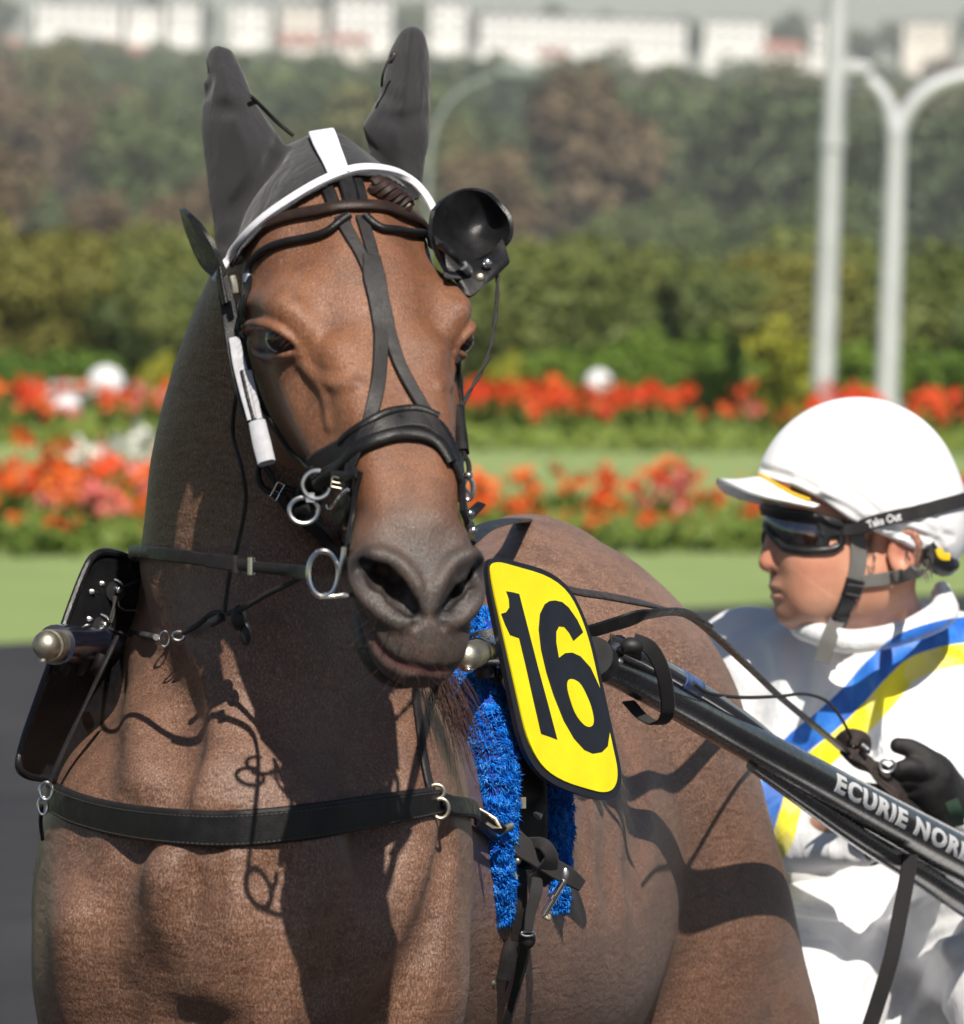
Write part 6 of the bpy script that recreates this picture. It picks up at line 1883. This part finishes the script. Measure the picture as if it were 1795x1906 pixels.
# low leaves of the two beds
def bed_leaves(name, x0, x1, fy0, fy1, n, size, seed):
    rg = np.random.default_rng(seed); P = np.array([G(x, fy0(x) + (fy1(x) - fy0(x)) * rg.uniform(0, 1)) + [0, 0, rg.uniform(.02, .22)] for x in rg.uniform(x0, x1, n)])
    V, Q = quads(P, np.tile([0, -.5, 1.0], (n, 1)), size, rg, 1.8)
    tag(mesh_obj(name, V, Q, BED_LEAF, None, False), 'low green leaves filling the flower beds', 'foliage', kind='stuff')
bed_leaves('bed_foliage', -120, 1920, lambda x: 1040 - x * .006, lambda x: (930 if x < 330 else 992) - x * .006, 9000, .075, 1)
bed_leaves('bed_foliage', -120, 1920, lambda x: 842 + (x - 900) * .010, lambda x: 806 + (x - 900) * .010, 6000, .10, 2)

# --- clipped domes, lime shrubs and the hedge behind the beds
dome = crown_mesh('dome', 2600, (.72, .72, .42), .085, 3, SHRUB, 40)
for px, py, w, lab in ((1035, 778, 1.0, 'clipped round green bush behind the scarlet flowers, right of the horse\'s head'), (1775, 790, 1.15, 'clipped round green bush at the right edge above the white helmet')):
    p = G(px, py); put('clipped_bush', dome, p, w, .4, lab, 'bush')
lime = crown_mesh('lime', 1500, (.42, .42, .50), .09, 4, LIME, 16)
for px, py, w, lab in ((935, 782, .8, 'small lime-yellow shrub beside the horse\'s left cheek strap'), (1435, 782, 1.25, 'lime-yellow shrub behind the flowers, left of the tall mast'), (1480, 790, 1.0, 'low yellow shrub close to the foot of the tall mast'), (290, 772, .7, 'small lime shrub beside the horse\'s neck at the left')):
    p = G(px, py); put('lime_shrub', lime, p, w, px * .01, lab, 'bush')
shr = crown_mesh('shrub', 2200, (.75, .7, .60), .10, 5, SHRUB, 18)
for i, (px, py, w) in enumerate(((1180, 776, .9), (1260, 772, 1.1), (1340, 778, 1.0), (1120, 766, .8), (1560, 780, .9), (1640, 784, 1.0), (60, 770, .7), (160, 768, .7))):
    p = G(px, py); put('green_shrub', shr, p, w, i * 1.3, 'loose mid-green shrub standing between the far flowers and the hedge', 'bush', 'green shrubs before the hedge')
hm = [crown_mesh('hedge', 9500, (1.25, 1.1, 1.02), .085, 20 + i, HEDGE[i % 3], 26) for i in range(6)]
for i in range(46):
    px = -120 + i * 44 + RNG.uniform(-14, 14); back = i % 2
    p = G(px, 752 + (px - 900) * .036 - back * 9)
    hs__ = RNG.uniform(.90, 1.14)
    k = (1 if (px < 180 or RNG.uniform() < .14) else (2 if RNG.uniform() < .35 else 0)) + 3 * RNG.integers(2)
    put('hedge_bush', hm[k], p, (hs__, hs__, hs__ * RNG.uniform(.92, 1.08)), RNG.uniform(0, 6.28), f'{("olive-green", "yellow-green", "deep green")[k % 3]} bush in the {"back" if back else "front"} row of the hedge, {zone(px)}', 'hedge bush', f'{("olive-green", "yellow-green", "deep green")[k % 3]} {"back" if back else "front"} row hedge bushes {zone(px)}')

# --- hillside terrain
def hz(x, y):
    t = np.clip((y - 560) / 1390.0, 0, 1)
    base = 38.5 * t + 11.0 * np.clip((y - 1950) / 45.0, 0, 1) + np.where(y > 2000, (y - 2000) * .004, 0)
    return base + 1.1 * np.sin(x / 71 + y / 160) * t + .7 * np.sin(x / 33 - y / 97) * t
gx, gy = np.meshgrid(np.linspace(-700, 700, 90), np.r_[np.linspace(380, 2300, 80), np.linspace(2400, 5000, 16)], indexing='ij')
Vg = np.stack([gx, gy, hz(gx, gy) - .3], -1).reshape(-1, 3); ny = gx.shape[1]; ii, jj = np.meshgrid(np.arange(89), np.arange(ny - 1), indexing='ij'); a_ = (ii * ny + jj).ravel()
HILL = ground_mat('hill_ground', [(.3, (.035, .050, .025)), (.7, (.075, .085, .04))], .02)
tag(mesh_obj('hillside', Vg, np.stack([a_, a_ + ny, a_ + ny + 1, a_ + 1], 1), HILL), kind='structure')
tm = [crown_mesh('crown', 2800, (4.6, 4.6, 5.0), .58, 40 + i, TREE[i % 4], 18) for i in range(8)]
tk = MB().tube([(0, 0, 0), (.1, 0, 2.5), (0, .1, 5.5), (.1, 0, 9)], [.42, .34, .24, .08], 7)
for a in range(5):
    th = a * 1.26; tk.tube([(0, 0, 3.2 + a * .6), (1.2 * math.cos(th), 1.2 * math.sin(th), 4.6 + a * .6), (2.6 * math.cos(th), 2.6 * math.sin(th), 5.9 + a * .6)], [.16, .11, .04], 5)
tko = tk.build('trunk', BARK); trunk_me = tko.data; bpy.data.objects.remove(tko)
KN = ['dark green', 'mid green', 'olive', 'rust-brown']
rgT = np.random.default_rng(99)
nT = 0
for row, y0 in enumerate(np.r_[[430, 540], np.linspace(640, 1100, 6), np.linspace(1200, 1925, 8)]):
    half = y0 * 900 / F * 1.16; step = 5.2 if y0 < 600 else (9.6 if y0 < 1100 else 12.4)
    n = int(2 * half / step) + 1
    for k in range(n):
        x = -half + (k + rgT.uniform(.1, .9)) * step; y = y0 + rgT.uniform(-24, 18)
        v = math.sin(x / 23 + y0 / 210) + math.sin(x / 11 - y0 / 130) * .7 + rgT.normal(0, .5)
        ki = 0 if v < -.7 else (1 if v < .35 else (2 if v < 1.05 else 3))
        s_ = rgT.uniform(.85, 1.45) * (.5 if y0 < 500 else (.62 if y0 < 600 else 1.0))
        zx = float(project(np.array([[x, y, 20.0]]))[0][0]); sl = 'lower' if y < 1000 else ('middle' if y < 1450 else 'upper')
        zt = next(nm for lim, nm in ((120, 'at the left edge'), (380, 'left of the right ear'), (800, 'between the ears'), (1100, 'right of the left ear'), (1320, 'in the middle'), (1540, 'left of the tall mast'), (9999, 'right of the tall mast')) if zx < lim)
        root = empty('tree', (x, y, float(hz(x, y)) - .4), f'{KN[ki]} leafy tree on the {sl} hillside {zt}', 'tree', f'{KN[ki]} trees on the {sl} hillside {zt}')
        put('trunk', trunk_me, (0, 0, 0), s_, rgT.uniform(0, 6), parent=root)
        put('crown', tm[ki + 4 * rgT.integers(2)], (0, 0, .9 * s_), (s_ * rgT.uniform(.9, 1.15), s_, s_ * rgT.uniform(.85, 1.1)), rgT.uniform(0, 6.28), parent=root)
        nT += 1

# --- town on the ridge
RENDER = simple('white_render', (.80, .78, .74), .8, 0, .04, .2)
CREAM = simple('cream_render', (.72, .66, .58), .8, 0, .06, .2)
TILE = simple('red_roof_tiles', (.36, .15, .11), .8, 0, .15, .5)
WIN = simple('window_glass', (.05, .06, .07), .15)
SLATE = simple('grey_roof', (.20, .20, .22), .7)
def block(px0, px1, py0, py1, d, wall, roof, label, pitched=False, storeys=3):
    a, b = W(px0, py1, d), W(px1, py1, d); h = (py1 - py0) * d / F; w = np.linalg.norm(b - a); c_ = (a + b) / 2; z0 = c_[2]
    root = empty('apartment_building' if not pitched else 'house', (c_[0], c_[1], z0 - 9), label, 'building')
    hb_ = h * (.62 if pitched else .94)
    MB().box((c_[0], c_[1] + 6, z0 + hb_ / 2 - 5), w / 2, 6, hb_ / 2 + 5).build('wall', wall, root, smooth=False)
    if pitched:
        V_ = [(c_[0] + sx_ * (w / 2 + .4), c_[1] + 6 + sy_ * 6.5, z0 + hb_) for sx_ in (-1, 1) for sy_ in (-1, 1)] + [(c_[0] - w * .36, c_[1] + 6, z0 + h), (c_[0] + w * .36, c_[1] + 6, z0 + h)]
        MB().add(V_, [(0, 2, 5, 4), (1, 4, 5, 3), (0, 4, 1), (2, 3, 5), (0, 1, 3, 2)]).build('roof', roof, root, smooth=False)
    else:
        MB().box((c_[0], c_[1] + 6, z0 + h * .97), w / 2 + .3, 6.3, h * .03).build('roof', roof, root, smooth=False)
    nw = max(2, int(w / 3.4)); wme = None
    for s_ in range(storeys):
        for k in range(nw):
            x = c_[0] - w / 2 + (k + .5) * w / nw; z = z0 + hb_ * (s_ + .55) / storeys
            if wme is None:
                o = MB().box((0, 0, 0), .62, .05, hb_ / storeys * .26).build('window', WIN, root, smooth=False); wme = o.data
                o.location = Vector((x, c_[1] - .03, z))
                o.matrix_parent_inverse = Matrix.Translation(-root.location)
            else:
                o = bpy.data.objects.new('window', wme); COL.objects.link(o); o.parent = root; o.matrix_parent_inverse = Matrix.Translation(-root.location); o.location = Vector((x, c_[1] - .03, z))
TD = 2000
for q in ((66, 226, 4, 52, RENDER, SLATE, 'white apartment block on the ridge, leftmost of the row'), (236, 302, 10, 52, RENDER, SLATE, 'narrow white block on the ridge left of the horse\'s right ear'), (312, 372, 2, 60, RENDER, SLATE, 'tall white block on the ridge just left of the right ear'),
          (428, 502, 6, 74, RENDER, SLATE, 'white block on the ridge just right of the horse\'s right ear'), (520, 602, 8, 72, CREAM, SLATE, 'cream block on the ridge above the white hood stripe'), (622, 728, -4, 66, RENDER, SLATE, 'white block on the ridge left of the horse\'s left ear'),
          (800, 868, 2, 74, RENDER, SLATE, 'white block on the ridge just right of the horse\'s left ear'), (892, 1276, 30, 96, RENDER, SLATE, 'very long white block on the ridge in the top centre'), (1312, 1424, 36, 84, RENDER, SLATE, 'white block on the ridge left of the tall mast'),
          (1512, 1552, 34, 104, RENDER, SLATE, 'small white block on the ridge directly beside the tall mast'), (1682, 1768, 38, 84, CREAM, SLATE, 'pale block on the ridge at the far right')):
    block(*q[:4], TD, q[4], q[5], q[6])
for q in ((168, 222, 70, 112, 'pink-roofed house below the leftmost white blocks'), (226, 272, 82, 126, 'second pink-roofed house below the narrow white block'), (512, 600, 64, 108, 'wide red-roofed house below the cream block'), (610, 690, 62, 104, 'red-roofed house left of the horse\'s left ear'), (1416, 1500, 76, 124, 'cream house with a red roof left of the tall mast'), (1000, 1060, 90, 122, 'small red-roofed house below the long white block'), (0, 40, 70, 124, 'pale house half out of view at the left edge of the hill')):
    block(*q[:4], TD - 40, CREAM, TILE, q[4], True, 2)
for k in range(64):
    x = -150 + k * 4.7 + rgT.uniform(-2, 2); y = rgT.uniform(2080, 2160); s_ = rgT.uniform(.8, 1.2); ki = int(rgT.integers(3))
    root = empty('tree', (x, y, float(hz(x, y)) + rgT.uniform(2, 5.5)), f'{KN[ki]} leafy tree behind the white blocks on the ridge', 'tree', f'{KN[ki]} trees behind the ridge blocks')
    put('trunk', trunk_me, (0, 0, 0), s_, 0, parent=root); put('crown', tm[ki], (0, 0, 2.6 * s_), s_, rgT.uniform(0, 6.28), parent=root)

# --- masts and lamps
MASTP = simple('galvanised_mast', (.52, .53, .55), .5, .3, .08, 2)
DULL = simple('haze_muted_mast', (.22, .26, .24), .7, .0, .08, 2)  # muted grey-green: haze fading of the slender lamp put into its colour
def mast(px, py, wpx, label, top=None, arms=()):
    p = G(px, py); d = (p - CAM) @ _fw; r_ = wpx * d / F / 2
    H_ = 13.0 if top is None else (W(px, top, d)[2])
    root = empty('street_lamp' if arms else 'mast', p, label, 'mast' if not arms else 'street lamp')
    MASTP = MATS['haze_muted_mast'] if wpx < 20 else MATS['galvanised_mast']
    MB().tube([(p[0], p[1], z) for z in np.linspace(0, H_, 12)], np.linspace(r_ * 1.08, r_ * .9, 12), 16).build('pole', MASTP, root)
    MB().tube([(p[0], p[1], 0), (p[0], p[1], .35)], r_ * 1.5, 16).build('pole_foot', MASTP, root)
    return root, p, d, r_, H_
rt_, p, d, r_, H_ = mast(1529, 800, 40, 'tall pale grey mast, left of the two poles at the right')
MB().tube([(p[0], p[1], W(1530, 275, d)[2]), (p[0], p[1], W(1530, 250, d)[2])], r_ * 1.2, 16).build('collar', MASTP, rt_)
def lamp(px, py, wpx, topy, label, arms):
    rt_, p, d, r_, H_ = mast(px, py, wpx, label, topy, arms)
    AM = DULL if wpx < 20 else MASTP
    for pts, head in arms:
        P = spline(np.array([W(x, y, d) for x, y in pts]), 20)
        P[0] = [p[0], p[1], P[0][2]]
        MB().tube(P, np.linspace(r_ * .95, r_ * .6, 20), 12).build('arm', AM, rt_)
        q = P[-1]; MB().box(q + [.12 * np.sign(q[0] - p[0]), 0, .02], .26, .14, .07).build('lamp_head', AM, rt_, bevel=.03)
lamp(1648, 804, 42, 240, 'grey street lamp with two curved arms, right of the tall mast', [([(1666, 300), (1664, 240), (1646, 180), (1600, 130)], 1), ([(1666, 300), (1674, 240), (1712, 180), (1770, 148), (1840, 138)], 1)])
lamp(782, 748, 13, 300, 'slender street lamp with a curved arm behind the horse\'s left ear', [([(796, 330), (806, 250), (836, 190), (890, 152), (945, 136)], 1)])
WHITE_GL = simple('white_globe', (.70, .70, .73), .3)
def globe(px, py, rp, base, label):
    p = G(px, base); d = (p - CAM) @ _fw; z = W(px, py, d)[2]; r_ = rp * d / F
    root = empty('globe_lamp', p, label, 'lamp')
    MB().tube([(p[0], p[1], 0), (p[0], p[1], z - r_ * .9)], .03, 10).build('post', MASTP, root); MB().ball((p[0], p[1], z), r_, 24, 16).build('globe', WHITE_GL, root)
globe(194, 716, 36, 800, 'big white globe lamp above the red flowers at the left'); globe(122, 762, 28, 810, 'lower white globe lamp among the pink flowers at the left'); globe(1112, 713, 26, 792, 'small white globe lamp above the scarlet flowers in the centre')
p0, p1 = G(52, 800), G(160, 800); dd = (p0 - CAM) @ _fw
rl = empty('white_railing', (p0 + p1) / 2, 'pale grey railing standing behind the flowers at the left edge', 'railing')
for yy in (718, 738): MB().tube([W(50, yy, dd), W(162, yy, dd)], .035, 8).build('rail', MASTP, rl)
for xx in (54, 106, 158): MB().tube([W(xx, 714, dd), G(xx, 800)], .03, 8).build('railing_post', MASTP, rl)

# --- air
hz_o = MB().box((0, 1200, 41), 760, 1260, 43).build('haze', None, None, smooth=False)
t = NT('air'); t.n.remove(t.b); pv = t.new('ShaderNodeVolumePrincipled'); pv.inputs['Density'].default_value = .00013; pv.inputs['Color'].default_value = (.88, .92, 1.0, 1); pv.inputs['Anisotropy'].default_value = -.25
t.l.new(pv.outputs['Volume'], t.n['Material Output'].inputs['Volume']); hz_o.data.materials.append(t.m); tag(hz_o, 'thin pale haze over the far hillside', 'haze', kind='stuff')
